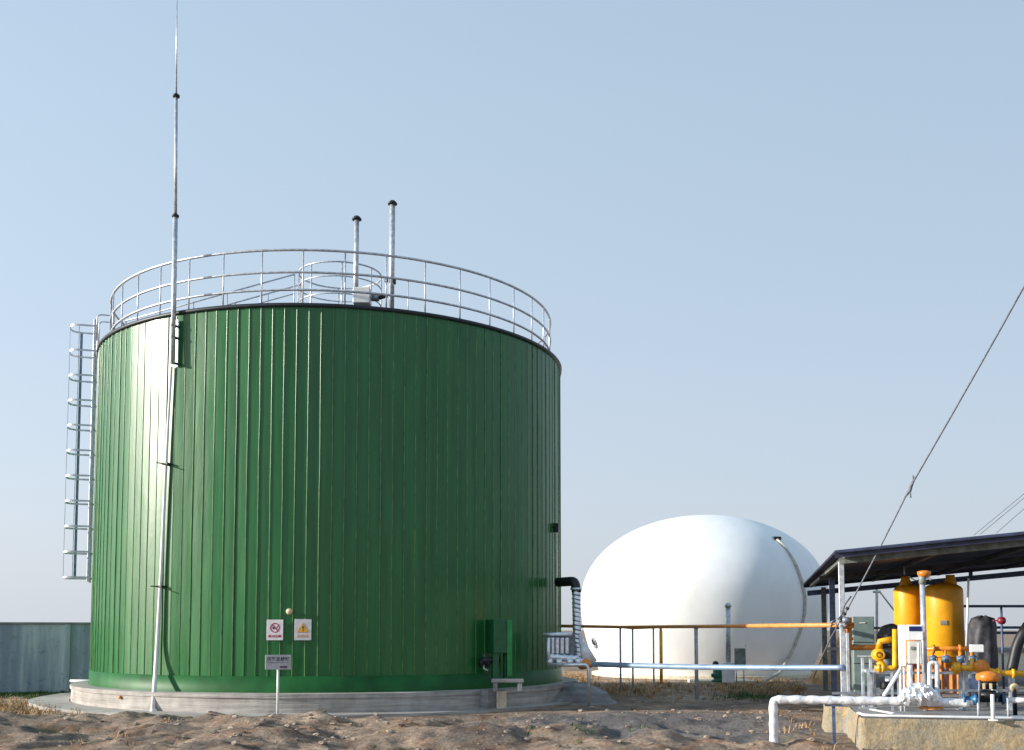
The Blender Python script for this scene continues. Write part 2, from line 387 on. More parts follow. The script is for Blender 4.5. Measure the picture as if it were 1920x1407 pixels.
def grass(name, m, label, zones, hmax, seed):
    b = MB(); rnd = random.Random(seed)
    for (px, py, sx, sy, n) in zones:
        for i in range(n):
            p = G(rnd.gauss(px, sx), max(1262, rnd.gauss(py, sy)))
            if (Vector((p.x, p.y, 0)) - Vector((TC.x, TC.y, 0))).length < 6.7 or (Vector((p.x, p.y, 0)) - Vector((7.12, 40, 0))).length < 4: continue
            d = p - C0
            if d.dot(U) > -.15 and d.dot(V) > -.1: continue
            z = hgt(p.x, p.y)
            for k in range(7):
                a = rnd.uniform(0, 2*PI); l = rnd.uniform(.4, 1)*hmax; w_ = rnd.uniform(.006, .012)
                q = Vector((p.x + rnd.gauss(0, .05), p.y + rnd.gauss(0, .05), z - .01))
                t = Vector((math.cos(a), math.sin(a), 0)); s = Vector((-t.y, t.x, 0))
                b.add([q - s*w_, q + s*w_, q + t*l*.3 + Vector((0, 0, l*.7)) + s*w_*.6, q + t*l*.3 + Vector((0, 0, l*.7)) - s*w_*.6, q + t*l*.8 + Vector((0, 0, l))],
                      [(0, 1, 2, 3), (3, 2, 4)])
    tag(b.build(name, m, origin=(0, 0, 0)), label, 'grass', kind='stuff')
grass('dry_grass', 'drygrass', 'dry straw coloured grass and weeds on the soil between the tanks',
      [(1440, 1290, 70, 8, 600), (1180, 1293, 60, 8, 300), (30, 1330, 60, 8, 160), (1080, 1275, 20, 5, 200), (1500, 1374, 40, 12, 14), (700, 1398, 300, 8, 6), (200, 1375, 150, 15, 6)], .15, 5)
grass('green_grass', 'greengrass', 'patches of low green grass near the pipe posts and by the wall',
      [(1400, 1306, 30, 4, 170), (30, 1300, 50, 4, 420), (1060, 1296, 30, 4, 80), (1090, 1395, 60, 8, 15)], .10, 6)

# ------------------------------------------------------------------ concrete plinth (thing)
def ringwall(b, c, r, z0, z1, rin, n=160, jit=0.0):
    rows = []
    K = 6
    for k in range(K + 1):
        z = z0 + (z1 - z0)*k/K
        rows.append([c + Vector((math.cos(2*PI*i/n)*(r + jit*noise.noise(Vector((i*.3, z*6, 1)))), math.sin(2*PI*i/n)*(r + jit*noise.noise(Vector((i*.3, z*6, 1)))), z)) for i in range(n)])
    rows.append([c + Vector((math.cos(2*PI*i/n)*rin, math.sin(2*PI*i/n)*rin, z1)) for i in range(n)])
    vs = sum(rows, [])
    fs = [(k*n + i, k*n + (i + 1) % n, (k + 1)*n + (i + 1) % n, (k + 1)*n + i) for k in range(K + 1) for i in range(n)]
    b.add(vs, fs)
pl = thing('tank_plinth', 'low round concrete plinth carrying the green tank', 'plinth', TC)
b = MB(); ringwall(b, TC, PR, -.1, .33, PR - .4, jit=.015)
# shutter joints: shallow vertical pilaster lines
b.build('ring_wall', 'plinth', pl)
b = MB(); ringwall(b, TC, PR + .025, .33, ZB - .003, 5.4, jit=.01); b.build('coping', 'plinth', pl)
b = MB(); ringwall(b, TC + Vector((-.25, 0, 0)), 6.75, -.12, .045, 5.9, jit=.06); b.build('apron', 'plinth', pl)
for px in (172, 232):        # rusty tie ends on the lit side
    a = math.atan2(-1, 0)
    best = min((abs((960 + F*(TC.x + PR*math.cos(t))/(TC.y + PR*math.sin(t))) - px), t) for t in [PI + k*.002 for k in range(900)])[1]
    q = TC + Vector((math.cos(best), math.sin(best), 0))*(PR + .03) + Vector((0, 0, .28 + .0))
    MB().lathe(q, [(0, -.02), (.035, -.02), (.035, .02), (0, .022)], 10, axis=Vector((math.cos(best), math.sin(best), 0))).build('rusty_tie', 'rustorange', pl)

def surf(px, rad, py=None):
    """angle on the camera side of a circle of radius rad round the tank axis that shows at column px"""
    k = (px - 960)/F; best = None
    for i in range(4001):
        t = PI + PI*i/4000
        x, y = TC.x + rad*math.cos(t), TC.y + rad*math.sin(t)
        z = 0 if py is None else (1182 - py)/F*y
        dep = y*math.cos(PITCH) + z*math.sin(PITCH)
        e = abs(x/dep - k)
        # keep only faces turned to the camera
        if math.cos(t)*(-x) + math.sin(t)*(-y) < 0: continue
        if best is None or e < best[0]: best = (e, t)
    return best[1]
def on_tank(px, py, off=0.0):
    t = surf(px, TR + off, py); p = TC + Vector((math.cos(t), math.sin(t), 0))*(TR + off)
    q = W(px, py, p.y); return Vector((p.x, p.y, q.z)), Vector((math.cos(t), math.sin(t), 0))

# blocks attached in front of the plinth
bl = thing('concrete_block', 'square grey concrete pier against the tank plinth with one face coloured cream to look sunlit', 'concrete block', G(928, 1338))
t = surf(926, PR + .15); nr = Vector((math.cos(t), math.sin(t), 0)); tg = Vector((-nr.y, nr.x, 0)); c = TC + nr*(PR + .11)
MB().box(c + Vector((0, 0, .19)), (.50, .28, .48), tg, bev=.012).build('pier', 'concrete', bl)
t = surf(940, PR + .27); nr = Vector((math.cos(t), math.sin(t), 0)); tg = Vector((-nr.y, nr.x, 0)); c = TC + nr*(PR + .28)
MB().box(c + Vector((0, 0, .19)), (.25, .05, .40), tg, bev=.008).build('sunlit_face', 'creamblock', bl)  # thin cream slab stands in for sunlight on this face of the pier
# channel-shaped concrete stool in front of the hopper
c = W(952, 1286, 21.9); st = thing('concrete_stool', 'small grey concrete stool on the plinth below the green hopper', 'concrete stool', (c.x, c.y, ZB))
MB().box(Vector((c.x, c.y, ZB + .21)), (.66, .34, .07), bev=.01).build('slab', 'concrete', st)
for s in (-1, 1):
    MB().box(Vector((c.x + s*.25, c.y, ZB + .09)), (.09, .30, .175), bev=.006).build('foot', 'concrete', st)
# rubble/concrete hump at the right end of the plinth
b = MB(); c = Vector((1.45, 25.0, 0)); n = 28; rows = 9; vs = []
for k in range(rows + 1):
    for i in range(n):
        a = 2*PI*i/n; rr = 1 - k/rows; z = .50*(1 - rr**1.7)
        d = 1 + .22*noise.noise(Vector((math.cos(a)*1.3, math.sin(a)*1.3, k*.4)))
        vs.append(c + Vector((math.cos(a)*1.15*rr*d, math.sin(a)*1.25*rr*d, z + .03*noise.noise(Vector((i*.7, k*.9, 3))) - .05)))
b.add(vs, [(k*n + i, k*n + (i + 1) % n, (k + 1)*n + (i + 1) % n, (k + 1)*n + i) for k in range(rows) for i in range(n)])
tag(b.build('concrete_mound', 'concrete'), 'hump of poured grey concrete at the right end of the tank plinth', 'concrete mound')

# ------------------------------------------------------------------ the green tank (thing)
tank = thing('storage_tank', 'large round dark green steel tank with ribbed cladding and roof railing', 'tank', TC + Vector((0, 0, ZB)))
NR = 146; ZS = ZB + .31
b = MB(); rnd = random.Random(11); K = 14
offs = [[rnd.uniform(-.004, .004) + .0025*noise.noise(Vector((i*1.7, k*.5, 0))) for k in range(K + 1)] for i in range(NR)]
for i in range(NR):
    j = (i + 1) % NR; a0, a1 = 2*PI*i/NR, 2*PI*(i + 1)/NR
    tilt = rnd.gauss(0, .0045)
    vs = []
    for k in range(K + 1):
        z = ZS + (ZT - .06 - ZS)*k/K
        for q in range(4):
            f = q/3; a = a0 + (a1 - a0)*f
            r = TR + tilt*(f - .5)*2 + .0035*math.sin(PI*f)*noise.noise(Vector((i*3.1, k*.35, 5))) + .002*noise.noise(Vector((i*1.3, k*.6, q)))
            vs.append(TC + Vector((math.cos(a)*r, math.sin(a)*r, z)))
    fs = [(k*4 + q, k*4 + q + 1, k*4 + 5 + q, k*4 + 4 + q) for k in range(K) for q in range(3)]
    b.add(vs, fs, True)
b.build('wall_panels', 'cladding', tank)
b = MB()
for i in range(NR):
    a0 = 2*PI*i/NR; vs = []
    pro = .019 + rnd.uniform(-.006, .005)
    for k in range(K + 1):
        z = ZS + .004 + (ZT - .062 - ZS)*k/K
        a = a0 + .0016*noise.noise(Vector((i*2.3, k*.55, 9)))
        nr = Vector((math.cos(a), math.sin(a), 0)); tg = Vector((-nr.y, nr.x, 0))
        for q_ in range(7):
            g_ = PI*q_/6; p = TC + nr*(TR - .004 + pro*math.sin(g_)) - tg*(.0135*math.cos(g_)); vs.append(Vector((p.x, p.y, z)))
    fs = [(k*7 + q, k*7 + q + 1, k*7 + 8 + q, k*7 + 7 + q) for k in range(K) for q in range(6)]
    b.add(vs, fs, True); b.add(vs[:7] + vs[-7:], [tuple(range(6, -1, -1)), tuple(range(7, 14))])
b.build('standing_ribs', 'rib', tank)
b = MB().lathe(TC, [(TR + .028, ZB - .02), (TR + .028, ZS + .01), (TR - .02, ZS + .016)], 200); b.build('base_band', 'band', tank)
M['trim'] = mat('dark_roof_trim', (0.012, 0.02, 0.03), 0.5, 0, .2, 6)
b = MB().lathe(TC, [(TR, ZT - .07), (TR + .045, ZT - .07), (TR + .05, ZT), (TR - .02, ZT + .012)], 200); b.build('rim_trim', 'trim', tank)
b = MB().lathe(TC, [(TR + .02, ZT - .004), (TR*.66, ZT + .42), (TR*.33, ZT + .84), (.0, ZT + 1.15)], 96); b.build('roof', 'trim', tank)
def roofz(p): return ZT + 1.2*(1 - math.hypot(p.x - TC.x, p.y - TC.y)/TR)
# guard railing round the rim
RR = 5.46; NP = 40
b = MB()
for h, r in ((1.2, .028), (.73, .026), (.36, .026)):
    b.tube([TC + Vector((math.cos(2*PI*i/160)*RR, math.sin(2*PI*i/160)*RR, ZT + h)) for i in range(160)], r, 8, closed=True)
rail = b.build('guard_railing', 'galv', tank)
t0 = surf(568, RR, 520); proto = None
for i in range(NP):
    a = t0 + 2*PI*i/NP; p = TC + Vector((math.cos(a)*RR, math.sin(a)*RR, ZT + .02))
    if proto is None:
        proto = MB().tube([p, p + Vector((0, 0, 1.18))], .016, 8).build('post', 'galv', rail, origin=p)
    else: copy_part(proto, rail, p)
# centre platform railing
PC = TC + Vector((.05, 0, 0)); PRr = 1.05
b = MB()
for z, r in ((10.78, .022), (10.42, .018), (9.98, .018)):
    b.tube([PC + Vector((math.cos(2*PI*i/64)*PRr, math.sin(2*PI*i/64)*PRr, z)) for i in range(64)], r, 8, closed=True)
rail2 = b.build('centre_railing', 'galv', tank)
proto = None
for i in range(8):
    a = 2*PI*i/8 + .2; p = PC + Vector((math.cos(a)*PRr, math.sin(a)*PRr, 9.15))
    if proto is None: proto = MB().tube([p, p + Vector((0, 0, 1.62))], .018, 8).build('post', 'galv', rail2, origin=p)
    else: copy_part(proto, rail2, p)
MB().lathe(PC, [(0, 9.5), (PRr + .05, 9.5), (PRr + .05, 9.42), (0, 9.42)], 32, smooth=False).build('centre_platform', 'galv', tank)
# radial walkway with handrails
b = MB(); posts = []
for s in (-.4, .4):
    for dz, r in ((1.1, .02), (.6, .016)):
        p0 = TC + Vector((-5.3, s, ZT + .1 + dz)); p1 = TC + Vector((-PRr, s, ZT + 1.2 + dz + .1)); b.tube([p0, p1], r, 8)
    for k in range(6):
        f = k/5; p = TC + Vector((-5.3 + (5.3 - PRr)*f, s, ZT + .1 + 1.2*f)); posts.append(p)
wk = b.build('walkway_handrails', 'galv', tank); proto = None
for p in posts:
    if proto is None: proto = MB().tube([p, p + Vector((0, 0, 1.12))], .016, 8).build('post', 'galv', wk, origin=p)
    else: copy_part(proto, wk, p)
MB().box(TC + Vector((-3.15, 0, ZT + .72)), (4.4, .8, .04), Vector((4.4, 0, 1.15))).build('walkway', 'galv', tank)
# caged ladder on the left side
la = R(197); ln = Vector((math.cos(la), math.sin(la), 0)); lt = Vector((-ln.y, ln.x, 0)); lb = TC + ln*(TR + .10)
zl0, zl1 = G(0, 0, 0).z, 0
zbot = W(150, 1084, 25.2).z; ztop = W(160, 618, 25.2).z
b = MB()
for s in (-1, 1):
    b.box(lb + lt*(s*.23) + Vector((0, 0, (zbot + ztop)/2 + .05)), (.03, .06, ztop - zbot + .3), lt, bev=.004)
lad = b.build('ladder', 'galv', tank)
b = MB()
z = zbot
rp = None
while z < ztop:
    p = lb + Vector((0, 0, z))
    if rp is None: rp = MB().tube([p - lt*.23, p + lt*.23], .011, 8).build('rung', 'galv', lad, origin=p)
    else: copy_part(rp, lad, p)
    z += .3
NH = 11; rp = None
for k in range(NH):
    p = lb + Vector((0, 0, zbot + (ztop - zbot)*k/(NH - 1)))
    if rp is None:
        pts = [p + lt*(.36*math.copysign(abs(math.cos(a))**.6, math.cos(a))) + ln*(.16 + .40*math.sin(a)**.55) for a in [PI*i/18 for i in range(19)]]
        pts = [p + lt*.36 - ln*.06] + pts + [p - lt*.36 - ln*.06]
        q = MB()
        vs = []
        for w_ in pts: vs += [w_ + Vector((0, 0, -.022)), w_ + Vector((0, 0, .022))]
        outp = [w_ + (w_ - p).normalized()*.008 for w_ in pts]
        for w_ in outp: vs += [w_ + Vector((0, 0, -.022)), w_ + Vector((0, 0, .022))]
        m_ = len(pts); fs = []
        for i in range(m_ - 1):
            fs += [(2*i, 2*i + 1, 2*i + 3, 2*i + 2), (2*m_ + 2*i, 2*m_ + 2*i + 2, 2*m_ + 2*i + 3, 2*m_ + 2*i + 1),
                   (2*i + 1, 2*m_ + 2*i + 1, 2*m_ + 2*i + 3, 2*i + 3), (2*i, 2*i + 2, 2*m_ + 2*i + 2, 2*m_ + 2*i)]
        q.add(vs, fs); rp = q.build('cage_hoop', 'galv', lad, origin=p)
    else: copy_part(rp, lad, p)
for a in (R(12), R(90), R(166)):
    q = lb + lt*(.368*math.copysign(abs(math.cos(a))**.6, math.cos(a))) + ln*(.16 + .408*max(0, math.sin(a))**.55)
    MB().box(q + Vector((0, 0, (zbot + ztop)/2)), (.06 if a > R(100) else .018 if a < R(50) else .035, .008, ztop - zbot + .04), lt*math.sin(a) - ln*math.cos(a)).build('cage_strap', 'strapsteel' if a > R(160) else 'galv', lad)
# vent pipes and the stirrer box on the roof
for px, top, r, Y in ((669, 412, .055, 23.3), (736, 383, .062, 23.6)):
    p = W(px - 2, 560, Y); z1 = W(px, top, Y); p.z = roofz(p) - .02
    v = MB().tube([p, Vector((z1.x, z1.y, z1.z))], r, 16).build('vent_pipe', 'galv', tank)
    MB().lathe(Vector((z1.x, z1.y, z1.z)), [(.0, -.01), (.108, -.01), (.104, .02), (.055, .075), (0, .09)], 20).build('vent_cap', 'dark', v)
p = W(736, 528, 23.6)
c_ = MB().box(p, (.15, .1, .12), bev=.01); c_.box(p + Vector((-.14, 0, .02)), (.08, .07, .07), bev=.01); c_.build('pipe_clamp', 'dark', tank)
p = W(679, 557, 22.3)
bx = MB().box(p, (.36, .3, .34), bev=.015).build('stirrer_box', 'white', tank)
q = p + Vector((.20, 0, -.02))
MB().tube([q, q + Vector((.16, 0, 0))], .075, 16).build('motor', 'steel', bx)
MB().tube([q + Vector((.16, 0, 0)), q + Vector((.34, 0, .05))], .045, 12).build('motor_shaft', 'dark', bx)
p = W(765, 575, 24.2); p.z = roofz(p)
q1 = W(765, 527, 24.2)
v = MB().tube([p, Vector((p.x, p.y, q1.z))], .012, 8); v = v.build('vent_pipe', 'galv', tank)
MB().lathe(Vector((p.x, p.y, q1.z)), [(0, -.03), (.035, 0), (0, .035)], 10).build('vent_cap', 'dark', v)
# handrail stub at the ladder head
q = lb + Vector((0, 0, ztop + .02))
for s in (-1, 1):
    b = MB().tube(bend([q + lt*(s*.3) - ln*.05 + Vector((0, 0, -.3)), q + lt*(s*.3) - ln*.05 + Vector((0, 0, .28)), q + lt*(s*.3) - ln*.4 + Vector((0, 0, .28)), q + lt*(s*.3) - ln*.4 + Vector((0, 0, .1))], .1), .016, 8)
    b.build('grab_rail', 'galv', tank)
b = MB().box(TC + ln*(TR - .12) + Vector((0, 0, ZT + .14)), (.6, .34, .24), lt, bev=.01); b.build('landing_box', 'white', tank)

# ------------------------------------------------------------------ lightning mast on the tank wall
off = .15
pb, n_ = on_tank(324, 682, off); pt = W(332, -60, pb.y + .1); pm1 = W(329, 405, pb.y + .05); pm2 = W(330.5, 180, pb.y + .07)
mast = thing('lightning_mast', 'tall thin galvanised lightning mast clamped to the lit side of the tank', 'lightning rod', pb)
sgm = MB().tube([pb, pm1], .05, 14); sgm.tube([pm1, pm2], .033, 12); sgm.tube([pm2, pt], [.018, .008], 10); sgm.build('mast_pole', 'galv', mast)
for q in (pm1, pm2): MB().lathe(q, [(.0, -.03), (.07, -.03), (.075, .01), (.03, .05), (0, .05)], 14).build('collar', 'dark', mast)
for py in (612, 634, 682):
    q, nn = on_tank(324, py, off); tg = Vector((-nn.y, nn.x, 0))
    q = pb + (pm1 - pb)*((q.z - pb.z)/(pm1.z - pb.z)); q.z += .02
    MB().box(q - nn*(off/2 - .03), (.05, off + .06, .05), tg, bev=.004).build('bracket', 'dark', mast)
q, nn = on_tank(324, 645, 0)
MB().box(pb - nn*(off - .045) + Vector((0, 0, .45)), (.06, .02, .98), Vector((-nn.y, nn.x, 0))).build('back_plate', 'galv', mast)
# pale downpipe
p0, n0 = on_tank(322, 686, .09); p1, n1 = on_tank(300, 1095, .12); p2, n2_ = on_tank(293, 1230, .14)
p3 = G(287, 1329, .02)
p2 = p1.lerp(p3, .45) + n1*.05
dp = thing('downpipe', 'slim white pipe running down the lit side of the green tank to the apron', 'pipe', p3)
_t = surf(285, PR + .10, 1329); q3 = TC + Vector((math.cos(_t), math.sin(_t), 0))*(PR + .075); q3.z = .06
ax_, ay_ = on_tank(300, 1000, .1), on_tank(289, 1290, 0)
pz = on_tank(293, 1240, .10)[0]
p0 = on_tank(321, 688, .06)[0]
pts = bend([p0, on_tank(311.5, 860, .065)[0], on_tank(301, 1095, .07)[0], pz, q3], .8, 6)
MB().tube(pts, [.028 + .016*i/(len(pts) - 1) for i in range(len(pts))], 14).build('pipe', 'white', dp)
MB().lathe(q3, [(.0, .03), (.055, .03), (.06, -.06), (0, -.06)], 14).build('foot', 'white', dp)
for py, px in ((870, 311), (1100, 300)):
    q, nn = on_tank(px, py, .09); tg = Vector((-nn.y, nn.x, 0))
    k = MB().box(q - nn*.02, (.16, .12, .035), tg, bev=.004)
    k.tube([q + nn*.03 - tg*.04, q + nn*.22 - tg*.04], .012, 8); k.build('clamp', 'dark', dp)

# ------------------------------------------------------------------ signs
def text_mesh(s, size, m, name, parent, c, nn, spacing=1.0, ext=.002):
    cu = bpy.data.curves.new(name, 'FONT'); cu.body = s; cu.size = size; cu.align_x = 'CENTER'; cu.align_y = 'CENTER'; cu.extrude = ext; cu.space_character = spacing
    cu.offset = size*.012
    to = bpy.data.objects.new(name + '_t', cu); sc.collection.objects.link(to)
    dg = bpy.context.evaluated_depsgraph_get(); me = bpy.data.meshes.new_from_object(to.evaluated_get(dg)); bpy.data.objects.remove(to)
    uz = Vector((0, 0, 1)); ux = uz.cross(nn).normalized()
    b = MB(); b.v = [Vector(c) + ux*v.co.x + uz*v.co.y + nn*v.co.z for v in me.vertices]; b.f = [tuple(p.vertices) for p in me.polygons]; b.sm = [False]*len(b.f)
    if b.f: b.build(name, m, parent)
def poly(b, c, nn, pts, th):
    uz = Vector((0, 0, 1)); ux = uz.cross(nn).normalized(); n = len(pts)
    vs = [Vector(c) + ux*x + uz*y for x, y in pts] + [Vector(c) + ux*x + uz*y + nn*th for x, y in pts]
    b.add(vs, [tuple(range(n - 1, -1, -1)), tuple(range(n, 2*n))] + [(i, (i + 1) % n, n + (i + 1) % n, n + i) for i in range(n)])
k_ = 21.4/F    # metres per photo pixel at the front of the tank
c, nn = on_tank(515.5, 1181.5, .05)
s1 = thing('wall_sign', 'white no smoking sign with red ring and red bar on the green tank', 'sign', c, 'square safety signs on the tank wall')
ux = Vector((0, 0, 1)).cross(nn)
MB().box(c, (31*k_, .012, 38*k_), ux, bev=.003).build('panel', 'sign', s1)
cc = c + nn*.007 + Vector((0, 0, 4*k_))
ring = MB(); n = 40; r1, r2 = 9*k_, 7.2*k_
for i in range(n):
    a, d = 2*PI*i/n, 2*PI*(i + 1)/n
    poly(ring, cc, nn, [(r2*math.cos(a), r2*math.sin(a)), (r1*math.cos(a), r1*math.sin(a)), (r1*math.cos(d), r1*math.sin(d)), (r2*math.cos(d), r2*math.sin(d))], .003)
poly(ring, cc + nn*.001, nn, [(-6*k_, 4.8*k_), (-4.8*k_, 6*k_), (6*k_, -4.8*k_), (4.8*k_, -6*k_)], .004); ring.build('prohibition_ring', 'signred', s1)
ci = MB(); poly(ci, cc, nn, [(-5*k_, -.9*k_), (4*k_, -.9*k_), (4*k_, .9*k_), (-5*k_, .9*k_)], .002)
poly(ci, cc, nn, [(-4*k_, -2.6*k_), (-1*k_, -3.2*k_), (-.5*k_, 3*k_), (-3*k_, 2.4*k_)], .0022)
poly(ci, cc, nn, [(4.4*k_, .4*k_), (5.2*k_, 2.8*k_), (4.4*k_, 4*k_), (3.8*k_, 2.2*k_)], .002); ci.build('cigarette', 'signink', s1)
br = MB(); poly(br, c + nn*.007 - Vector((0, 0, 11.5*k_)), nn, [(-12*k_, -2.2*k_), (12*k_, -2.2*k_), (12*k_, 2.2*k_), (-12*k_, 2.2*k_)], .002); br.build('red_bar', 'signred', s1)
text_mesh('禁止吸烟', 3.2*k_, 'sign', 'bar_lettering', s1, c + nn*.0105 - Vector((0, 0, 11.5*k_)), nn, 1.3, .0005)
c, nn = on_tank(568, 1181, .05); ux = Vector((0, 0, 1)).cross(nn)
s2 = thing('wall_sign', 'grey white warning sign with yellow triangle on the green tank', 'sign', c, 'square safety signs on the tank wall')
MB().box(c, (31*k_, .012, 39*k_), ux, bev=.003).build('panel', 'sign', s2)
tri = [(-11*k_, -7*k_), (11*k_, -7*k_), (0, 11*k_)]
b = MB(); poly(b, c + nn*.007 + Vector((0, 0, 2*k_)), nn, tri, .003); b.build('triangle_border', 'rustorange', s2)
b = MB(); poly(b, c + nn*.008 + Vector((0, 0, 2*k_)), nn, [(-9*k_, -6*k_), (9*k_, -6*k_), (0, 8.6*k_)], .004); b.build('triangle_field', 'signyellow', s2)
b = MB(); poly(b, c + nn*.009 + Vector((0, 0, 2*k_)), nn, [(-.8*k_, -1.5*k_), (.8*k_, -1.5*k_), (1.3*k_, 4.6*k_), (-1.3*k_, 4.6*k_)], .005)
poly(b, c + nn*.009 + Vector((0, 0, 2*k_)), nn, [(-1*k_, -4.6*k_), (1*k_, -4.6*k_), (1*k_, -2.7*k_), (-1*k_, -2.7*k_)], .005); b.build('exclamation_mark', 'signink', s2)
text_mesh('注意安全', 5.2*k_, 'rustorange', 'lettering', s2, c + nn*.0075 - Vector((0, 0, 12.3*k_)), nn, 1.05, .001)
# board on a post in front of the plinth
pg = G(520, 1343, 0.03); bd = thing('name_board', 'pale name board with five dark characters on a thin white post before the plinth', 'sign', pg)
nn = Vector((.15, -1, 0)).normalized(); ux = Vector((0, 0, 1)).cross(nn)
pc = W(521.5, 1242, pg.y); kb = pg.y/F
MB().box(pc, (47*kb, .02, 27*kb), ux, bev=.004).build('board', 'signgrey', bd)
text_mesh('厌氧发酵罐', 8.2*kb, 'signink', 'heading_lettering', bd, pc + nn*.0125 + Vector((0, 0, 5.2*kb)), nn, 1.05, .001)
b = MB(); poly(b, pc + nn*.0115 - Vector((0, 0, .6*kb)), nn, [(-20*kb, -.35*kb), (20*kb, -.35*kb), (20*kb, .35*kb), (-20*kb, .35*kb)], .0015); b.build('rule', 'signpurple', bd)
b = MB(); poly(b, pc + nn*.0115 - Vector((0, 0, 9*kb)), nn, [(3*kb, -1.9*kb), (17*kb, -1.9*kb), (17*kb, 1.9*kb), (3*kb, 1.9*kb)], .0015); b.build('footer_mark', 'signpurple', bd)
q = Vector((pc.x, pc.y, 0)) - nn*.03
MB().tube([Vector((q.x, q.y, 0.0)), Vector((q.x, q.y, pc.z + .05))], .024, 12).build('post', 'white', bd)
MB().box(Vector((q.x, q.y, .055)), (.16, .14, .03), ux, bev=.004).build('foot_plate', 'concrete', bd)
# little beige fitting above the signs
c, nn = on_tank(543, 1147, .06)
lf = MB().lathe(c - nn*.05, [(0, .12), (.062, .115), (.066, .05), (.04, .04), (.04, 0), (0, 0)], 16, axis=nn)
tag(lf.build('wall_fitting', 'beige'), 'small round beige fitting on the tank above the two signs', 'fitting')

# ------------------------------------------------------------------ green hopper at the foot of the tank
c, nn = on_tank(936, 1215, .28); tgx = Vector((-nn.y, nn.x, 0)); kk = c.y/F
fac = Vector((-.12, -1, 0)).normalized(); fx = Vector((0, 0, 1)).cross(fac)
c = Vector((c.x, c.y, 0)); z = lambda py: W(936, py, c.y).z
hp = thing('feed_hopper', 'bright green steel hopper box standing on legs against the dark green tank', 'hopper', Vector((c.x, c.y, ZB)))
MB().box(Vector((c.x, c.y, (z(1162) + z(1224))/2)), (.40, .42, z(1162) - z(1224)), Vector((.93, .37, 0)), bev=.012).build('box', 'greenpaint', hp)
ax1 = Vector((.93, .37, 0)).normalized(); ay1 = Vector((-ax1.y, ax1.x, 0))
for dx, wd in ((-.13, .13), (.13, .12)):
    MB().box(Vector((c.x, c.y, (z(1224) + z(1276))/2)) + ax1*dx - ay1*.1, (wd, .12, z(1224) - z(1276) + .01), ax1, bev=.006).build('leg', 'greenpaint', hp)
cq = Vector((c.x, c.y, z(1222))) - ay1*.16
M['lime'] = mat('lighter_green', (0.008, 0.26, 0.06), 0.4, 0, 0.12, 5)
MB().box(Vector((c.x, c.y, (z(1163) + z(1268))/2)) + ax1*.15 - ay1*.225, (.11, .02, z(1163) - z(1268)), ax1, bev=.006).build('edge_strip', 'lime', hp)  # strip in a lighter green along the hopper's right edge
MB().box(cq, (.38, .14, .05), ax1, bev=.006).build('flange', 'greenpaint', hp)
MB().tube([Vector((c.x, c.y, z(1238))) - ay1*.05 - ax1*.02, Vector((c.x, c.y, z(1238))) - ay1*.05 - ax1*.42], .07, 16).build('inlet_pipe', 'dark', hp)
vv = W(908, 1243, c.y - .15)
vl = MB().lathe(vv, [(0, -.1), (.085, -.1), (.085, -.06), (.05, -.05), (.05, .05), (.085, .06), (.085, .1), (0, .1)], 18, axis=ax1)
vl = vl.build('valve', 'dark', hp)
MB().tube([vv, vv + Vector((0, 0, .16))], .014, 8).tube([vv + Vector((0, -.09, .16)), vv + Vector((0, .09, .16))], .012, 8).build('valve_handle', 'steel', vl)
MB().tube(bend([vv - Vector((0, 0, .02)), vv + Vector((-.02, -.05, -.12)), vv + Vector((.08, -.06, -.16))], .05), .014, 8).build('drain_pipe', 'galv', vl)

# ------------------------------------------------------------------ foil wrapped heating manifold on the right flank
YM = 23.6
mf = thing('wrapped_manifold', 'foil wrapped pipe manifold with vertical risers on the right flank of the tank', 'pipe manifold', W(1060, 1250, YM))
MB().tube([W(1018, 1190, YM + .1), W(1072, 1190, YM + .1)], .05, 14).build('top_header', 'foil', mf)
MB().tube([W(1028, 1247, YM - .12), W(1028, 1196, YM - .1)], .045, 12).build('riser', 'foil', mf)
for i, px in enumerate((1036, 1045, 1054, 1063)):
    p0, p1 = W(px, 1196, YM), W(px, 1226, YM); n = 14
    pts = [p0.lerp(p1, k/n) for k in range(n + 1)]
    MB().tube(pts, [.042 + (.007 if k % 2 else 0) for k in range(n + 1)], 12).build('riser', 'foil', mf)
p0, p1 = W(1030, 1232, YM - .05), W(1085, 1236, YM - .05)
MB().tube([p0.lerp(p1, k/12) for k in range(13)], [.075 + .012*math.sin(k*2.3) for k in range(13)], 14).build('lower_header', 'foil', mf)
MB().box(W(1052, 1210, YM + .25), (.62, .1, .5), bev=.02).build('back_panel', 'steel', mf)
pts = bend([W(1026, 1247, YM - .15), W(1104, 1247, YM - .3), Vector((W(1104, 1247, YM - .3).x, YM - .3, hgt(W(1104, 1247, YM - .3).x, YM - .3) - .02))], .12)
MB().tube(pts, .042, 14).build('drain_pipe', 'foil', mf)
for px, rr in ((1030, .075), (1048, .065), (1068, .08), (1084, .1), (1092, .085)):
    q = W(px, 1241, YM - .1)
    MB().lathe(q, [(0, -.07), (rr*.8, -.06), (rr, 0), (rr*.85, .06), (0, .08)], 12, axis=Vector((1, .1, .1))).build('wrapped_joint', 'foil', mf)
b = MB(); p0, p1 = W(1086, 1190, YM + .05), W(1106, 1244, YM)
b.tube([p0, p0.lerp(p1, .5), p1], [.03, .1, .17], 14); b.build('foil_cone', 'lagging', mf)
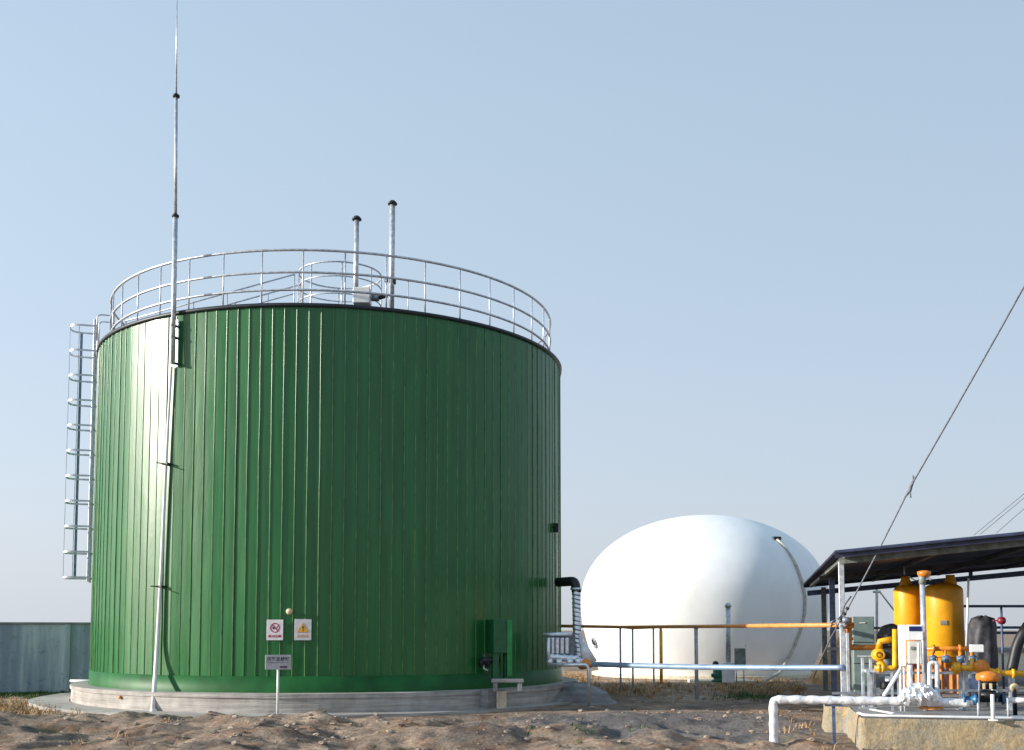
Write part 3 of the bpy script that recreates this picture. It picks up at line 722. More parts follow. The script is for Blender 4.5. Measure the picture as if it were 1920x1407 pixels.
# tall ribbed overflow pipe
YR = 24.6
p_in = W(1046, 1092, YR + .5)
rp = thing('ribbed_riser_pipe', 'tall black and silver banded pipe leaving the tank by a black elbow', 'pipe', W(1079, 1250, YR))
MB().tube(bend([p_in, W(1078, 1090, YR), W(1081, 1112, YR)], .16, 8), .11, 18).build('black_elbow', 'black', rp)
top, bot = W(1080, 1104, YR), W(1083, 1243, YR - .4)
n = 60; pts = [top.lerp(bot, k/n) for k in range(n + 1)]
MB().tube(pts, [.088 + (.008 if k % 4 < 2 else 0) for k in range(n + 1)], 16).build('wrapped_riser', 'foil', rp)
hx = MB()
for k in range(17):
    q = top.lerp(bot, (k + .5)/17); a_ = Vector((.25, 0, 1)).normalized()
    hx.lathe(q, [(.09, -.016), (.103, -.014), (.103, .014), (.09, .016)], 16, axis=a_)
hx.build('banding', 'steel', rp)
MB().lathe(top, [(.09, -.03), (.13, -.03), (.13, .02), (.09, .02)], 18).build('flange', 'foil', rp)
# tank wall bracket on the right edge
q, nn = on_tank(1040, 990, .05)
q = q + nn*.02
bk = MB().box(q, (.04, .14, .22), Vector((-nn.y, nn.x, 0)), bev=.004); bk.tube([q - Vector((.3, .12, -.05)), q], .012, 8)
bk.build('wall_bracket', 'dark', tank)

# ------------------------------------------------------------------ silver pipe to the shelter
pA, pB = W(1096, 1245, YM - .1), W(1582, 1252, 17.7)
sp = thing('silver_pipe', 'long straight foil clad pipe from the tank manifold to the shelter', 'pipe', pA)
n = 40; pts = [pA.lerp(pB, k/n) - Vector((0, 0, .03*math.sin(PI*k/n))) for k in range(n + 1)]
MB().tube(pts, [.060 - .014*k/n + .002*math.sin(k*1.9) for k in range(n + 1)], 14).build('pipe', 'pipefoil', sp)
MB().lathe(pA, [(0, -.1), (.13, -.1), (.12, .02), (.075, .24), (.06, .3)], 18, axis=(pB - pA)).build('reducer', 'rustorange', sp)
# ------------------------------------------------------------------ orange gas pipe on posts
op = thing('gas_pipe', 'weathered orange gas line carried on thin posts before the white gas dome', 'pipe', G(1305, 1310))
q0, q1, q2, q3 = W(1046, 1174, 28.6), W(1168, 1176, 28.4), W(1305, 1175, 25.8), W(1598, 1172, 17.95)
MB().tube([q0, q1, q2, q2.lerp(q3, .5) , q3], .042, 14).build('main_pipe', 'rustorange', op)
q4 = W(1239, 1176, 33.6)
MB().tube(bend([q1, W(1186, 1178, 30.5), q4, Vector((q4.x, q4.y, 0))], .15), .04, 12).build('branch_pipe', 'rustorange', op)
MB().tube([q4 - Vector((0, 0, .12)), Vector((q4.x, q4.y, -.02))], .052, 12).build('drop_pipe', 'yellow', op)
for px, Y in ((1163, 28.4), (1186, 30.5), (1225, 32.9), (1305, 25.8)):
    q = W(px, 1178, Y); pp = MB().tube([Vector((q.x, q.y, hgt(q.x, q.y) - .05)), q], .028 if px != 1305 else .045, 12).build('post', 'poststeel', op)
    MB().box(q - Vector((0, 0, .0)), (.12, .1, .02), bev=.003).build('saddle', 'steel', pp)

# ------------------------------------------------------------------ white gas dome
DC = Vector((7.14, 40, 0)); DR = 4.55
prof = [(3.78, -.05)]
for k in range(1, 14): zz = 2.8*k/13; prof.append((DR*math.sqrt(1 - ((2.8 - zz)/5.0)**2), zz))
for k in range(1, 25): a = PI/2*k/24; prof.append((DR*max(0, math.cos(a))**.985, 2.8 + 3.15*math.sin(a)**.985))
dome = thing('gas_holder', 'huge white inflated membrane gas dome behind the pipes', 'gas holder', DC)
b = MB(); n = 96; vs = []
for r, z_ in prof:
    for k in range(n):
        a = 2*PI*k/n; q = Vector((math.cos(a), math.sin(a), 0))
        rr = r*(1 + .006*noise.noise(Vector((q.x*2, q.y*2, z_*.5))))
        vs.append(DC + q*rr + Vector((.09*max(0, z_ - 2.8)/3.1, 0, z_)))
b.add(vs, [(i*n + k, i*n + (k + 1) % n, i*n + n + (k + 1) % n, i*n + n + k) for i in range(len(prof) - 1) for k in range(n)], True)
b.build('membrane', 'membrane', dome)
MB().lathe(DC, [(4.15, -.05), (4.15, .10), (3.7, .11)], 96, smooth=False).build('foundation_ring', 'creamblock', dome)
# hose over the right side of the dome
def dome_pt(px, py, out=.10):
    d = ray(px, py).normalized(); t = 30.0; last = None
    while t < 46:
        q = O + d*t; zz = q.z
        if zz <= 2.8: r = DR*math.sqrt(max(0, 1 - ((2.8 - zz)/5.0)**2))
        elif zz < 5.95: r = DR*max(0, 1 - ((zz - 2.8)/3.15)**(2/.985))**.4925
        else: r = -1
        if math.hypot(q.x - DC.x - .09*max(0, zz - 2.8)/3.1, q.y - DC.y) <= r: break
        t += .03
    return q - d*out
hs = [dome_pt(px, py) for px, py in ((1457, 1012), (1475, 1030), (1492, 1058), (1504, 1090), (1510, 1120), (1509, 1150), (1502, 1180), (1491, 1210), (1478, 1235))]
hs += [G(1462, 1262, .25), G(1432, 1278, .06)]
MB().tube(hs, .05, 12).build('hose', 'hose', dome)
MB().box(dome_pt(1456, 1010, .06), (.3, .25, .12), bev=.03).build('hose_cap', 'dark', dome)
q = dome_pt(1115, 1206, .0); nn = (q - DC - Vector((0, 0, 2.8))).normalized()
pr = MB().lathe(q + nn*.0, [(.20, -.03), (.21, .03), (.15, .04), (.14, .0)], 24, axis=nn); pr.build('port_ring', 'steel', dome)
MB().lathe(q, [(.09, -.02), (.09, .035), (0, .04)], 16, axis=nn).build('port_glass', 'dark', dome)
# flare stack, pump and panel on a small slab
sl = G(1355, 1281); 
tag(MB().box(Vector((sl.x, sl.y + .3, .03)), (1.9, 1.2, .12), bev=.02).build('concrete_slab', 'creamblock'), 'thin pale slab under the white stack and green pump', 'slab')
fs_ = G(1366, 1280, .08); stk = thing('vent_stack', 'slim white vent stack on a square base before the gas dome', 'vent stack', fs_)
MB().box(fs_ + Vector((0, 0, .30)), (.34, .3, .6), bev=.015).build('base_box', 'white', stk)
MB().tube([fs_ + Vector((0, 0, .6)), Vector((W(1365, 1132, fs_.y).x, fs_.y, W(1365, 1132, fs_.y).z))], .075, 14).build('pipe', 'galv', stk)
MB().lathe(W(1365, 1136, fs_.y), [(0, -.06), (.1, -.05), (.1, .05), (0, .1)], 14).build('cap', 'galv', stk)
pm = G(1346, 1279, .08); pu = thing('green_pump', 'small green pump with dark motor beside the white vent stack', 'pump', pm)
MB().lathe(pm, [(0, 0), (.2, 0), (.2, .05), (.13, .08), (.15, .14), (.15, .38), (.1, .42), (0, .42)], 18).build('body', 'pumpgreen', pu)
MB().lathe(pm + Vector((-.06, 0, .42)), [(0, 0), (.09, 0), (.1, .12), (.07, .2), (0, .22)], 14).build('motor', 'dark', pu)
MB().tube([pm + Vector((-.2, 0, .2)), pm + Vector((.16, 0, .2))], .06, 12).build('flange_pipe', 'pumpgreen', pu)
cb = G(1388, 1281, .08); ca = thing('control_cabinet', 'small grey control panel on two legs beside the white vent stack', 'control panel', cb)
MB().box(cb + Vector((0, 0, .78)), (.30, .16, .5), bev=.012).build('box', 'beam', ca)
for s in (-.11, .11): MB().tube([cb + Vector((s, 0, 0)), cb + Vector((s, 0, .6))], .02, 8).build('leg', 'galv', ca)
MB().tube([cb + Vector((.16, 0, .5)), cb + Vector((.17, 0, 1.14))], .018, 8).build('conduit', 'galv', ca)
# earth heap right of the dome, behind the shelter posts
b = MB(); c = G(1578, 1281); c.z = -.05; n = 30; rows = 12; vs = []
for k in range(rows + 1):
    for i in range(n):
        a = 2*PI*i/n; rr = 1 - k/rows
        d = 1 + .2*noise.noise(Vector((math.cos(a)*1.5, math.sin(a)*1.5, k*.25)))
        vs.append(c + Vector((math.cos(a)*1.05*rr*d + .2*(1 - rr), math.sin(a)*1.2*rr*d, 1.7*(1 - rr**1.25) + .06*noise.noise(Vector((i*.8, k*.9, 7))))))
b.add(vs, [(k*n + i, k*n + (i + 1) % n, (k + 1)*n + (i + 1) % n, (k + 1)*n + i) for k in range(rows) for i in range(n)])
M['sand'] = mat('orange_sand', (0.46, 0.28, 0.14), .95, 0, .2, 3, .6, 9)
tag(b.build('sand_heap', 'sand'), 'steep heap of orange sand behind the shelter posts', 'sand heap')

# ------------------------------------------------------------------ precast wall at the left
w0, w1 = Vector((-21, 25.6, 0)), Vector((-4.5, 31.0, 0)); dw = (w1 - w0).normalized(); Lw = (w1 - w0).length
wl = thing('precast_wall', 'long grey stained precast concrete wall behind the green tank', 'wall', w0)
nrm = Vector((dw.y, -dw.x, 0)); n = int(Lw/2.4)
for i in range(n):
    s0 = i*2.4
    MB().box(w0 + dw*(s0 + 1.2) + Vector((0, 0, .85)), (2.24, .06, 1.9), dw).build('panel', 'wall', wl)
    MB().box(w0 + dw*s0 + nrm*.02 + Vector((0, 0, .84)), (.16, .16, 1.92), dw, bev=.01).build('post', 'wall', wl)
MB().box(w0 + dw*(Lw/2) + Vector((0, 0, 1.83)), (Lw, .12, .06), dw, bev=.008).build('coping', 'concrete', wl)
q = G(158, 1292, .1)
q = W(160, 1277, 24.6)
tag(MB().tube([q - Vector((.35, 0, 0)), q + Vector((.4, .1, 0))], .03, 10).build('drain_pipe', 'white'), 'short white pipe poking out behind the plinth at its left end', 'pipe')

# ------------------------------------------------------------------ equipment slab under the shelter
PZ = .42
b = MB()
corners = [L(8, 15, 0), L(8, 0, 0), L(0, 0, 0), L(0, 2.3, 0), L(-.32, 2.4, 0), L(-.32, 3.3, 0), L(1.95, 15.0, 0), L(8, 15, 0)]
path = []
for p_, q_ in zip(corners, corners[1:]):
    m_ = max(2, int((q_ - p_).length/.07)); path += [p_.lerp(q_, i/m_) for i in range(m_)]
path.append(corners[-1]); rows = []; m = 12
for i, p_ in enumerate(path):
    a_, b_ = path[max(0, i - 1)], path[min(len(path) - 1, i + 1)]; d_ = (b_ - a_).normalized(); nr_ = Vector((-d_.y, d_.x, 0))*-1
    if nr_.dot(p_ - L(4, 7, 0)) < 0: nr_ = -nr_
    for j_ in range(m + 1):
        z_ = -.1 + (PZ + .1)*j_/m
        k = noise.fractal(Vector((p_.x*2.2, p_.y*2.2, z_*2.2)), 1, 2, 5)*.028*(1 - .8*(j_ == m)) - .012*(j_ == m)
        rows.append(Vector((p_.x, p_.y, z_)) + nr_*(k + .05*(1 - j_/m)))
b.add(rows, [(i*(m + 1) + j_, i*(m + 1) + j_ + 1, (i + 1)*(m + 1) + j_ + 1, (i + 1)*(m + 1) + j_) for i in range(len(path) - 1) for j_ in range(m)], True)
def aleft(bb): return .02 if bb < 2.3 else (-.3 if bb < 3.3 else -.3 + (bb - 3.3)*.194)
pd = thing('equipment_slab', 'raised rough sandy concrete slab under the shelter and pipework', 'slab', C0)
b.build('sides', 'pad', pd)
b = MB(); n1, n2 = 60, 80
b.add([L(aleft(.02 + 14.9*j/n2) + (7.98 - aleft(.02 + 14.9*j/n2))*i/n1, .02 + 14.9*j/n2, PZ + .004 + .008*noise.noise(Vector((i*.5, j*.5, 2)))) for j in range(n2 + 1) for i in range(n1 + 1)],
      [(j*(n1 + 1) + i, j*(n1 + 1) + i + 1, (j + 1)*(n1 + 1) + i + 1, (j + 1)*(n1 + 1) + i) for j in range(n2) for i in range(n1)])
b.build('top', 'concrete', pd)

# ------------------------------------------------------------------ shelter
sh = thing('shelter', 'open sided steel shelter with dark sloping sheet roof over the equipment', 'shelter', L(0, 2.5, PZ))
RZ = lambda a: 2.955 + .088*a
b = MB(); n = 60; b0, b1 = 2.35, 15.2; vs = []
for i in range(n + 1):
    for j in (0, 1):
        for dz in (0, .03):
            pass
cols = 168
for i in range(cols + 1):
    bb = b0 + (b1 - b0)*i/cols; zc = .018 if (i % 4) in (1, 2) else -.018
    for a in (-.14, 7.6): vs.append(L(a, bb, RZ(a) + zc)); vs.append(L(a, bb, RZ(a) + zc - .02))
fs = []
for i in range(cols):
    o = 4*i; fs += [(o, o + 4, o + 6, o + 2), (o + 1, o + 3, o + 7, o + 5), (o, o + 1, o + 5, o + 4), (o + 2, o + 6, o + 7, o + 3)]
fs += [(0, 2, 3, 1), (4*cols, 4*cols + 1, 4*cols + 3, 4*cols + 2)]
b.add(vs, fs); b.build('roof_sheet', 'roof', sh)
su = (L(1, 0, RZ(1)) - L(0, 0, RZ(0))).normalized()
def beam(a0, a1, bb, dz, h, d, name, m):
    c = (L(a0, bb, RZ(a0)) + L(a1, bb, RZ(a1)))/2 + Vector((0, 0, dz)); MB().box(c, ((a1 - a0)*1.004, d, h), su).build(name, m, sh)
beam(-.05, 7.5, 2.75, -.15, .10, .07, 'front_beam', 'beam')
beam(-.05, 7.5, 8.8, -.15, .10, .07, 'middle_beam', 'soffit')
beam(-.05, 7.5, 14.9, -.28, .14, .08, 'rear_beam', 'bluesteel')
for bb in (2.42, 15.12): beam(-.14, 7.6, bb, -.06, .10, .02, 'fascia', 'roof')
for a in (0.05, 1.7, 3.4, 5.1, 6.8):
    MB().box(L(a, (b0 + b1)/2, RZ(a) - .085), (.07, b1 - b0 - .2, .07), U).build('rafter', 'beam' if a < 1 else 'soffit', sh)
for a in (.9, 2.5, 4.2, 5.9):
    MB().box(L(a, 14.9, RZ(a) - .16), (.09, .09, .12), U).build('spacer', 'bluesteel', sh)
def spost(px, bb, wd, m, z0=PZ):
    q = S(px, 1200, bb); a = (q - C0).dot(U)
    MB().box(L(a, bb, (z0 + RZ(a) - .16)/2), (wd, wd, RZ(a) - .16 - z0), U, bev=.006).build('post', m, sh)
spost(1580, 2.78, .09, 'galv'); spost(1562, 8.8, .12, 'bluesteel', -.05); spost(1546, 14.8, .13, 'beam', -.05)
spost(2400, 2.78, .09, 'galv', .3); spost(2050, 14.8, .13, 'beam', .3)
# second slimmer galvanised post beside the front post
q = S(1589, 1200, 2.6); a = (q - C0).dot(U)
MB().box(L(a, 2.6, (.38 + W(1589, 1185, q.y).z)/2), (.05, .05, W(1589, 1185, q.y).z - PZ), U, bev=.004).build('stub_post', 'galv', sh)
for py, x0, x1, bb, m in ((1137, 1806, 1960, 14.8, 'bluesteel'), (1177, 1868, 1960, 14.7, 'bluesteel'), (1187, 1868, 1960, 14.6, 'bluesteel'), (1178, 1560, 1700, 14.7, 'steel'), (1217, 1548, 1600, 8.7, 'steel')):
    MB().box((S(x0, py, bb) + S(x1, py, bb))/2, ((S(x1, py, bb) - S(x0, py, bb)).length, .05, .07), S(x1, py, bb) - S(x0, py, bb)).build('side_rail', m, sh)

# yellow scrubber tanks
def ytank(px, w_px, top, bb, label, off):
    p = S(px, 1240, bb); c = Vector((p.x, p.y, PZ)); k = p.y/F; r = w_px*k/2; zt = W(px, top, p.y).z
    t = thing('scrubber_tank', label, 'tank', c, 'yellow scrubber tanks'); z0 = W(px, 1232, p.y).z
    pr = [(0, z0 - .16), (r*.6, z0 - .14), (r, z0), (r, zt - .24)]
    for i in range(1, 9): a = PI/2*i/8; pr.append((r*(.45 + .55*math.cos(a)) if i < 8 else r*.45, zt - .24 + .14*math.sin(a)))
    pr += [(r*.3, zt - .07), (0, zt - .06)]
    MB().lathe(Vector((c.x, c.y, 0)), pr, 40).build('body', 'tankyellow', t)
    q = W(px + off, top + 8, p.y)
    MB().lathe(Vector((q.x, q.y, zt - .2)), [(0, 0), (.13, 0), (.12, .14), (.085, .22), (.085, .28), (0, .28)], 18).build('nozzle', 'tankyellow', t)
    for i in range(4):
        a = PI/4 + i*PI/2; MB().box(Vector((c.x + math.cos(a)*r*.68, c.y + math.sin(a)*r*.68, (PZ + z0 - .04)/2)), (.13, .13, z0 - .04 - PZ), Vector((math.cos(a), math.sin(a), 0)), bev=.01).build('leg', 'orange', t)
    MB().lathe(Vector((c.x, c.y, z0 - .005)), [(r, 0), (r + .012, 0), (r + .012, .03), (r, .03)], 40).build('seam_band', 'orange', t)
    return t, c, r, zt, z0
T1 = ytank(1708, 56, 1088, 7.4, 'narrower yellow tank on legs under the shelter, left of the pair', -10)
T2 = ytank(1772, 70, 1086, 6.6, 'wider orange yellow tank on legs under the shelter, right of the pair', 10)
MB().tube([T1[1] + Vector((-.09, 0, T1[3] + .07 - PZ)), T1[1] + Vector((-.09, 0, T1[3] + .28 - PZ))], .018, 8).build('gauge', 'galv', T1[0])
nn = Vector((-.42, -1, 0)).normalized(); q = T2[1] + nn*(T2[2] + .0); q.z = W(1752, 1168, q.y).z
text_mesh('S', .0001, 'signink', 'x', T2[0], q, nn) if False else None
MB().box(q, (.12, .02, .09), Vector((0, 0, 1)).cross(nn)).build('nameplate', 'beam', T2[0])

# tall grey post with an orange alarm head
q = S(1735, 1300, 1.6); z1 = S(1735, 1090, 1.6).z
al = thing('alarm_post', 'tall grey steel post topped with an orange alarm head before the yellow tanks', 'post', Vector((q.x, q.y, PZ)))
MB().tube([Vector((q.x, q.y, PZ)), Vector((q.x, q.y, z1))], .042, 14).build('pole', 'galv', al)
MB().lathe(Vector((q.x, q.y, z1)), [(0, -.05), (.05, -.05), (.06, .03), (.06, .09), (0, .1)], 16).build('neck', 'beam', al)
qq = Vector((q.x + .03, q.y, S(1740, 1078, 1.6).z))
MB().lathe(qq, [(0, -.04), (.08, -.03), (.1, .01), (.10, .05), (.05, .065), (0, .07)], 18).build('head', 'orange', al)
MB().tube([qq + Vector((.03, -.02, -.03)), qq + Vector((.09, -.04, -.08))], .02, 8).build('sounder', 'white', al)
MB().tube(bend([qq + Vector((-.04, 0, -.06)), qq + Vector((-.12, 0, -.1)), qq + Vector((-.2, .1, -.02))], .05), .01, 8).build('cable', 'dark', al)

# electrical boxes
def bxo(name, label, cat, x0, y0, x1, y1, bb, depth, m, inner=(), group=None):
    c = (S(x0, y0, bb) + S(x1, y1, bb))/2; wd = abs((S(x1, y0, bb) - S(x0, y0, bb)).dot(U)); ht = abs(S(x0, y0, bb).z - S(x0, y1, bb).z)
    t = thing(name, label, cat, c - Vector((0, 0, ht/2)), group); MB().box(c, (wd, depth, ht), U, bev=.012).build('case', m, t)
    return t, c, wd, ht
BF = 1.25
t, c, wd, ht = bxo('control_box', 'white control box with blue display mounted before the yellow tanks', 'control box', 1700, 1172, 1730, 1201, BF, .16, 'white')
MB().box(c - V*.083 + Vector((0, 0, ht*.25)), (wd*.78, .012, ht*.3), U).build('display', 'lcd', t)
t, c, wd, ht = bxo('junction_box', 'beige junction box hanging right below the white control box', 'junction box', 1702, 1203, 1728, 1245, BF, .14, 'offwhite')
MB().box(c - V*.072 + Vector((-.04, 0, ht*.2)), (wd*.3, .008, ht*.14), U).build('label_plate', 'beam', t)
t, c, wd, ht = bxo('cable_duct', 'tall narrow white cable duct left of the control box', 'cable duct', 1685, 1172, 1698, 1250, BF + .1, .14, 'white')
for px in (1688, 1695):
    MB().tube([S(px, 1250, BF + .1), Vector((S(px, 1250, BF + .1).x, S(px, 1250, BF + .1).y, PZ))], .022, 10).build('conduit', 'lagging', t)
# tall grey cabinet
t, c, wd, ht = bxo('switch_cabinet', 'tall grey green switch cabinet standing behind the orange pipe', 'cabinet', 1598, 1157, 1638, 1302, 4.2, .45, 'cabinet')
for z_ in (.17, -.1): MB().box(c - V*.228 + Vector((0, 0, ht*z_)), (wd*.98, .006, .012), U).build('door_gap', 'dark', t)
MB().box(c - V*.23 + Vector((-.02, 0, ht*.42)), (.1, .008, .02), U).build('badge', 'offwhite', t)
MB().box(c - V*.235 + Vector((wd*.38, 0, ht*.25)), (.02, .02, .12), U).build('handle', 'galv', t)

# orange and yellow process pipework
def pipe(name, label, cat, pts, r, m, bb, bendr=.06, flanges=(), extra=None):
    P = [S(x, y, (p[0] if p else bb)) for x, y, *p in pts]
    t = thing(name, label, cat, P[0]); MB().tube(bend(P, bendr), r, 14).build('pipe', m, t)
    for (x, y, ax, rr, *mm) in flanges:
        q = S(x, y, bb); MB().lathe(q, [(0, -.022), (rr, -.022), (rr, .022), (0, .022)], 18, axis=ax).build('flange', mm[0] if mm else m, t)
    return t
Z = Vector((0, 0, 1))
pipe('orange_pipe', 'orange pipe dropping from the gas line and turning right at the grey cabinet', 'pipe', [(1592, 1158), (1592, 1215), (1655, 1214)], .045, 'orange', 2.9, .08,
     [(1592, 1176, Z, .085), (1592, 1170, Z, .085), (1592, 1198, Z, .07), (1645, 1214, U, .08)])
t = pipe('yellow_pipe', 'yellow pipe with an upright leg left of the white cable duct', 'pipe', [(1678, 1180), (1678, 1253), (1640, 1253)], .04, 'yellow', 1.5, .04, [(1648, 1253, U, .07), (1655, 1253, U, .07)])
q = S(1648, 1228, 1.6)
pu = thing('yellow_pump', 'yellow pump with wheel shaped flange left of the upright yellow pipe', 'pump', q)
MB().lathe(q, [(0, -.09), (.085, -.08), (.11, 0), (.085, .08), (0, .09)], 24, axis=(U*.6 - V)).build('casing', 'yellow', pu)
MB().lathe(q - V*.1, [(.05, -.02), (.08, -.02), (.08, .02), (.05, .02)], 20, axis=V).build('ring', 'yellow', pu)
MB().tube([q, q + U*.34 + Vector((0, 0, .05))], .085, 16).build('motor', 'dark', pu)
MB().tube([q + Vector((0, 0, .1)), q + Vector((.02, 0, .2)), q + U*.2 + Vector((0, 0, .24))], .05, 12).build('outlet', 'yellow', pu)
MB().tube([q - Vector((0, 0, .1)), q - Vector((0, 0, .24)) + U*.1], .055, 12).build('inlet', 'yellow', pu)
q = S(1662, 1240, 1.9)
MB().lathe(q, [(0, -.1), (.11, -.1), (.11, .1), (0, .1)], 16, axis=U).build('gearbox', 'steel', pu)
MB().box(S(1655, 1258, 1.7), (.56, .4, .05), U, bev=.01).build('base_plate', 'galv', pu)
for px, bb in ((1628, 1.5), (1672, 1.5), (1640, 2.0), (1684, 2.0)):
    q = S(px, 1260, bb); MB().box(Vector((q.x, q.y, (PZ + q.z)/2)), (.035, .035, q.z - PZ), U).build('leg', 'galv', pu)
t = pipe('orange_header', 'orange header pipe running across below the wider yellow tank', 'pipe', [(1733, 1217), (1840, 1216)], .038, 'orange', 2.6, .05, [(1750, 1217, U, .07), (1800, 1216, U, .06)])
q = S(1760, 1217, 2.6)
for px in (1748, 1772, 1800, 1822):
    q = S(px, 1217, 2.6); MB().tube([q, q - Vector((0, 0, .3))], .03, 10).build('branch', 'orange', t)
    MB().lathe(q - Vector((0, 0, .16)), [(0, -.05), (.06, -.05), (.06, .05), (0, .05)], 12).build('valve', 'steel', t)
    MB().tube([q - Vector((.0, 0, .16)), q - V*.14 - Vector((0, 0, .16))], .012, 8).lathe(q - V*.14 - Vector((0, 0, .16)), [(.05, -.008), (.065, 0), (.05, .008)], 14, axis=V).build('valve_wheel', 'blue', t)
MB().box(S(1831, 1216, 2.45), (.2, .12, .12), U, bev=.01).build('transmitter', 'white', t)
t = pipe('yellow_main', 'thick yellow pipe with round flange running off to the right', 'pipe', [(1784, 1253), (1838, 1253), (1872, 1262), (1940, 1264)], .045, 'yellow', 1.7, .08,
     [(1790, 1253, U, .09), (1796, 1253, U, .09), (1872, 1261, U, .07), (1900, 1263, U, .07)])
q = S(1840, 1251, 1.62); MB().lathe(q, [(0, -.04), (.11, -.04), (.115, .02), (.06, .05), (0, .055)], 22, axis=(-V)).build('blind_flange', 'orange', t)
for px in (1806, 1860): 
    q = S(px, 1256, 1.7); MB().tube([q, Vector((q.x, q.y, PZ))], .022, 8).build('support', 'galv', t)
q = S(1822, 1235, 1.7); MB().tube([q, q - Vector((0, 0, .2))], .03, 10).build('riser', 'yellow', t)
# frame of thin galvanised legs around the pipework
for i, px in enumerate((1617, 1632, 1800, 1812, 1893)):
    bb = 1.9; q = S(px, 1232 if px < 1700 else 1262, bb)
    f = MB().box(Vector((q.x, q.y, (PZ + q.z)/2)), (.045, .045, q.z - PZ), U, bev=.003)
    f.box(Vector((q.x, q.y, q.z + .012)), (.14, .12, .02), U); f.box(Vector((q.x, q.y, PZ + .012)), (.14, .12, .02), U)
    tag(f.build('pipe_support', 'galv'), ['leftmost of the thin grey pipe supports before the grey cabinet', 'thin grey pipe support left of the yellow pump', 'thin grey pipe support under the left end of the yellow pipe run', 'thin grey pipe support left of the orange and black valve', 'pale grey pipe support right of the orange and black valve'][i], 'pipe support', 'thin pipe supports on the slab')
b = MB()
for x0, x1, py, bb in ((1640, 1740, 1262, 2.3), (1740, 1900, 1262, 2.6), (1640, 1960, 1295, 2.9), (1560, 1700, 1300, 2.5)):
    b.box((S(x0, py, bb) + S(x1, py, bb))/2, ((S(x1, py, bb) - S(x0, py, bb)).length, .03, .04), S(x1, py, bb) - S(x0, py, bb))
for px, bb in ((1690, 2.3), (1760, 2.6), (1850, 2.6), (1900, 2.6)):
    q = S(px, 1262, bb); b.box(Vector((q.x, q.y, (PZ + q.z)/2)), (.03, .03, q.z - PZ), U)
tag(b.build('pipe_rack', 'steel'), 'low grey steel rack of thin rails behind the pipework', 'pipe rack')
# dark pump block and drums behind
for (x0, y0, x1, y1, bb, m, lab) in ((1652, 1268, 1690, 1298, 4.0, 'dark', 'dark machine base standing behind the yellow pump'), (1742, 1262, 1762, 1300, 4.2, 'dark', 'dark machine block between the white pipes and orange tank legs'), (1800, 1262, 1838, 1300, 4.4, 'bluesteel', 'blue black machine block right of the orange tank legs')):
    c = (S(x0, y0, bb) + S(x1, y1, bb))/2; wd = abs((S(x1, y0, bb) - S(x0, y0, bb)).dot(U)); ht = S(x0, y0, bb).z - PZ
    t = thing('machine_base', lab, 'machine', Vector((c.x, c.y, PZ)))
    MB().box(Vector((c.x, c.y, PZ + ht*.4)), (wd, .4, ht*.8), U, bev=.03).build('block', m, t)
    MB().tube([Vector((c.x, c.y, PZ + ht*.8)) - U*wd*.3, Vector((c.x, c.y, PZ + ht*.8)) + U*wd*.3], ht*.2, 16).build('motor', 'steel', t)
# tarpaulin covered machines
def tarp(name, label, outline, bb, depth, m, seed, folds):
    """draped cover: stacked oval sections that follow the silhouette"""
    t = MB(); n = 48; vs = []; rows = []
    dense = []
    for (x0, x1, y), (u0, u1, y2_) in zip(outline, outline[1:]):
        for k in range(6): f = k/6; dense.append((x0 + (u0 - x0)*f, x1 + (u1 - x1)*f, y + (y2_ - y)*f))
    dense.append(outline[-1])
    for q, (x0, x1, y) in enumerate(dense):
        A, B = S(x0, y, bb), S(x1, y, bb); c = (A + B)/2; w_ = (B - A).length/2
        for i in range(n):
            a = 2*PI*i/n
            fo = 1 + folds*math.sin(a*7 + seed + q*.06)*min(1, q/8) + .1*noise.noise(Vector((math.cos(a)*1.6 + seed, math.sin(a)*1.6, q*.16)))
            vs.append(c + U*(math.cos(a)*w_*fo) + V*(math.sin(a)*min(depth, w_*1.3)*fo) + Vector((0, 0, .015*math.sin(a*5 + q*.3))))
    m_ = len(dense)
    t.add(vs, [(k*n + i, k*n + (i + 1) % n, (k + 1)*n + (i + 1) % n, (k + 1)*n + i) for k in range(m_ - 1) for i in range(n)] + [tuple(range(n))], True)
    tag(t.build(name, m), label, 'covered machine')
tarp('covered_machine', 'bundle wrapped in brown black tarpaulin left of the narrower yellow tank', [(1668, 1676, 1171), (1652, 1686, 1176), (1643, 1690, 1192), (1648, 1690, 1205), (1656, 1690, 1215), (1658, 1690, 1240), (1662, 1690, 1252)], 3.2, .3, 'tarp', 1.0, .06)
tarp('covered_machine', 'tall slate black tarpaulin hood right of the wider yellow tank', [(1836, 1848, 1155), (1820, 1864, 1161), (1813, 1868, 1180), (1812, 1869, 1215), (1812, 1871, 1262), (1812, 1871, 1296)], 6.0, .35, 'tarp2', 2.4, .05)
# red valve on a slim post
q = S(1878, 1164, 5.0); rv = thing('red_valve', 'round red valve head on a slim dark post right of the tarpaulin hood', 'valve', Vector((q.x, q.y, PZ)))
MB().tube([Vector((q.x, q.y, PZ)), Vector((q.x, q.y, S(1878, 1137, 5).z))], .022, 8).build('post', 'bluesteel', rv)
MB().lathe(q, [(0, -.07), (.05, -.06), (.075, -.02), (.075, .02), (.05, .06), (0, .07)], 18).build('head', 'red', rv)
MB().tube([q - U*.15, q - U*.05], .012, 6).build('lever', 'red', rv)
# black diagonal hose
pts = bend([S(1928, 1172, 3.2), S(1908, 1205, 3.2), S(1897, 1256, 3.2), S(1896, 1266, 3.2)], .2)
tag(MB().tube(pts, .085, 14).build('black_hose', 'black'), 'thick black hose hanging diagonally at the right edge of the photo', 'hose')
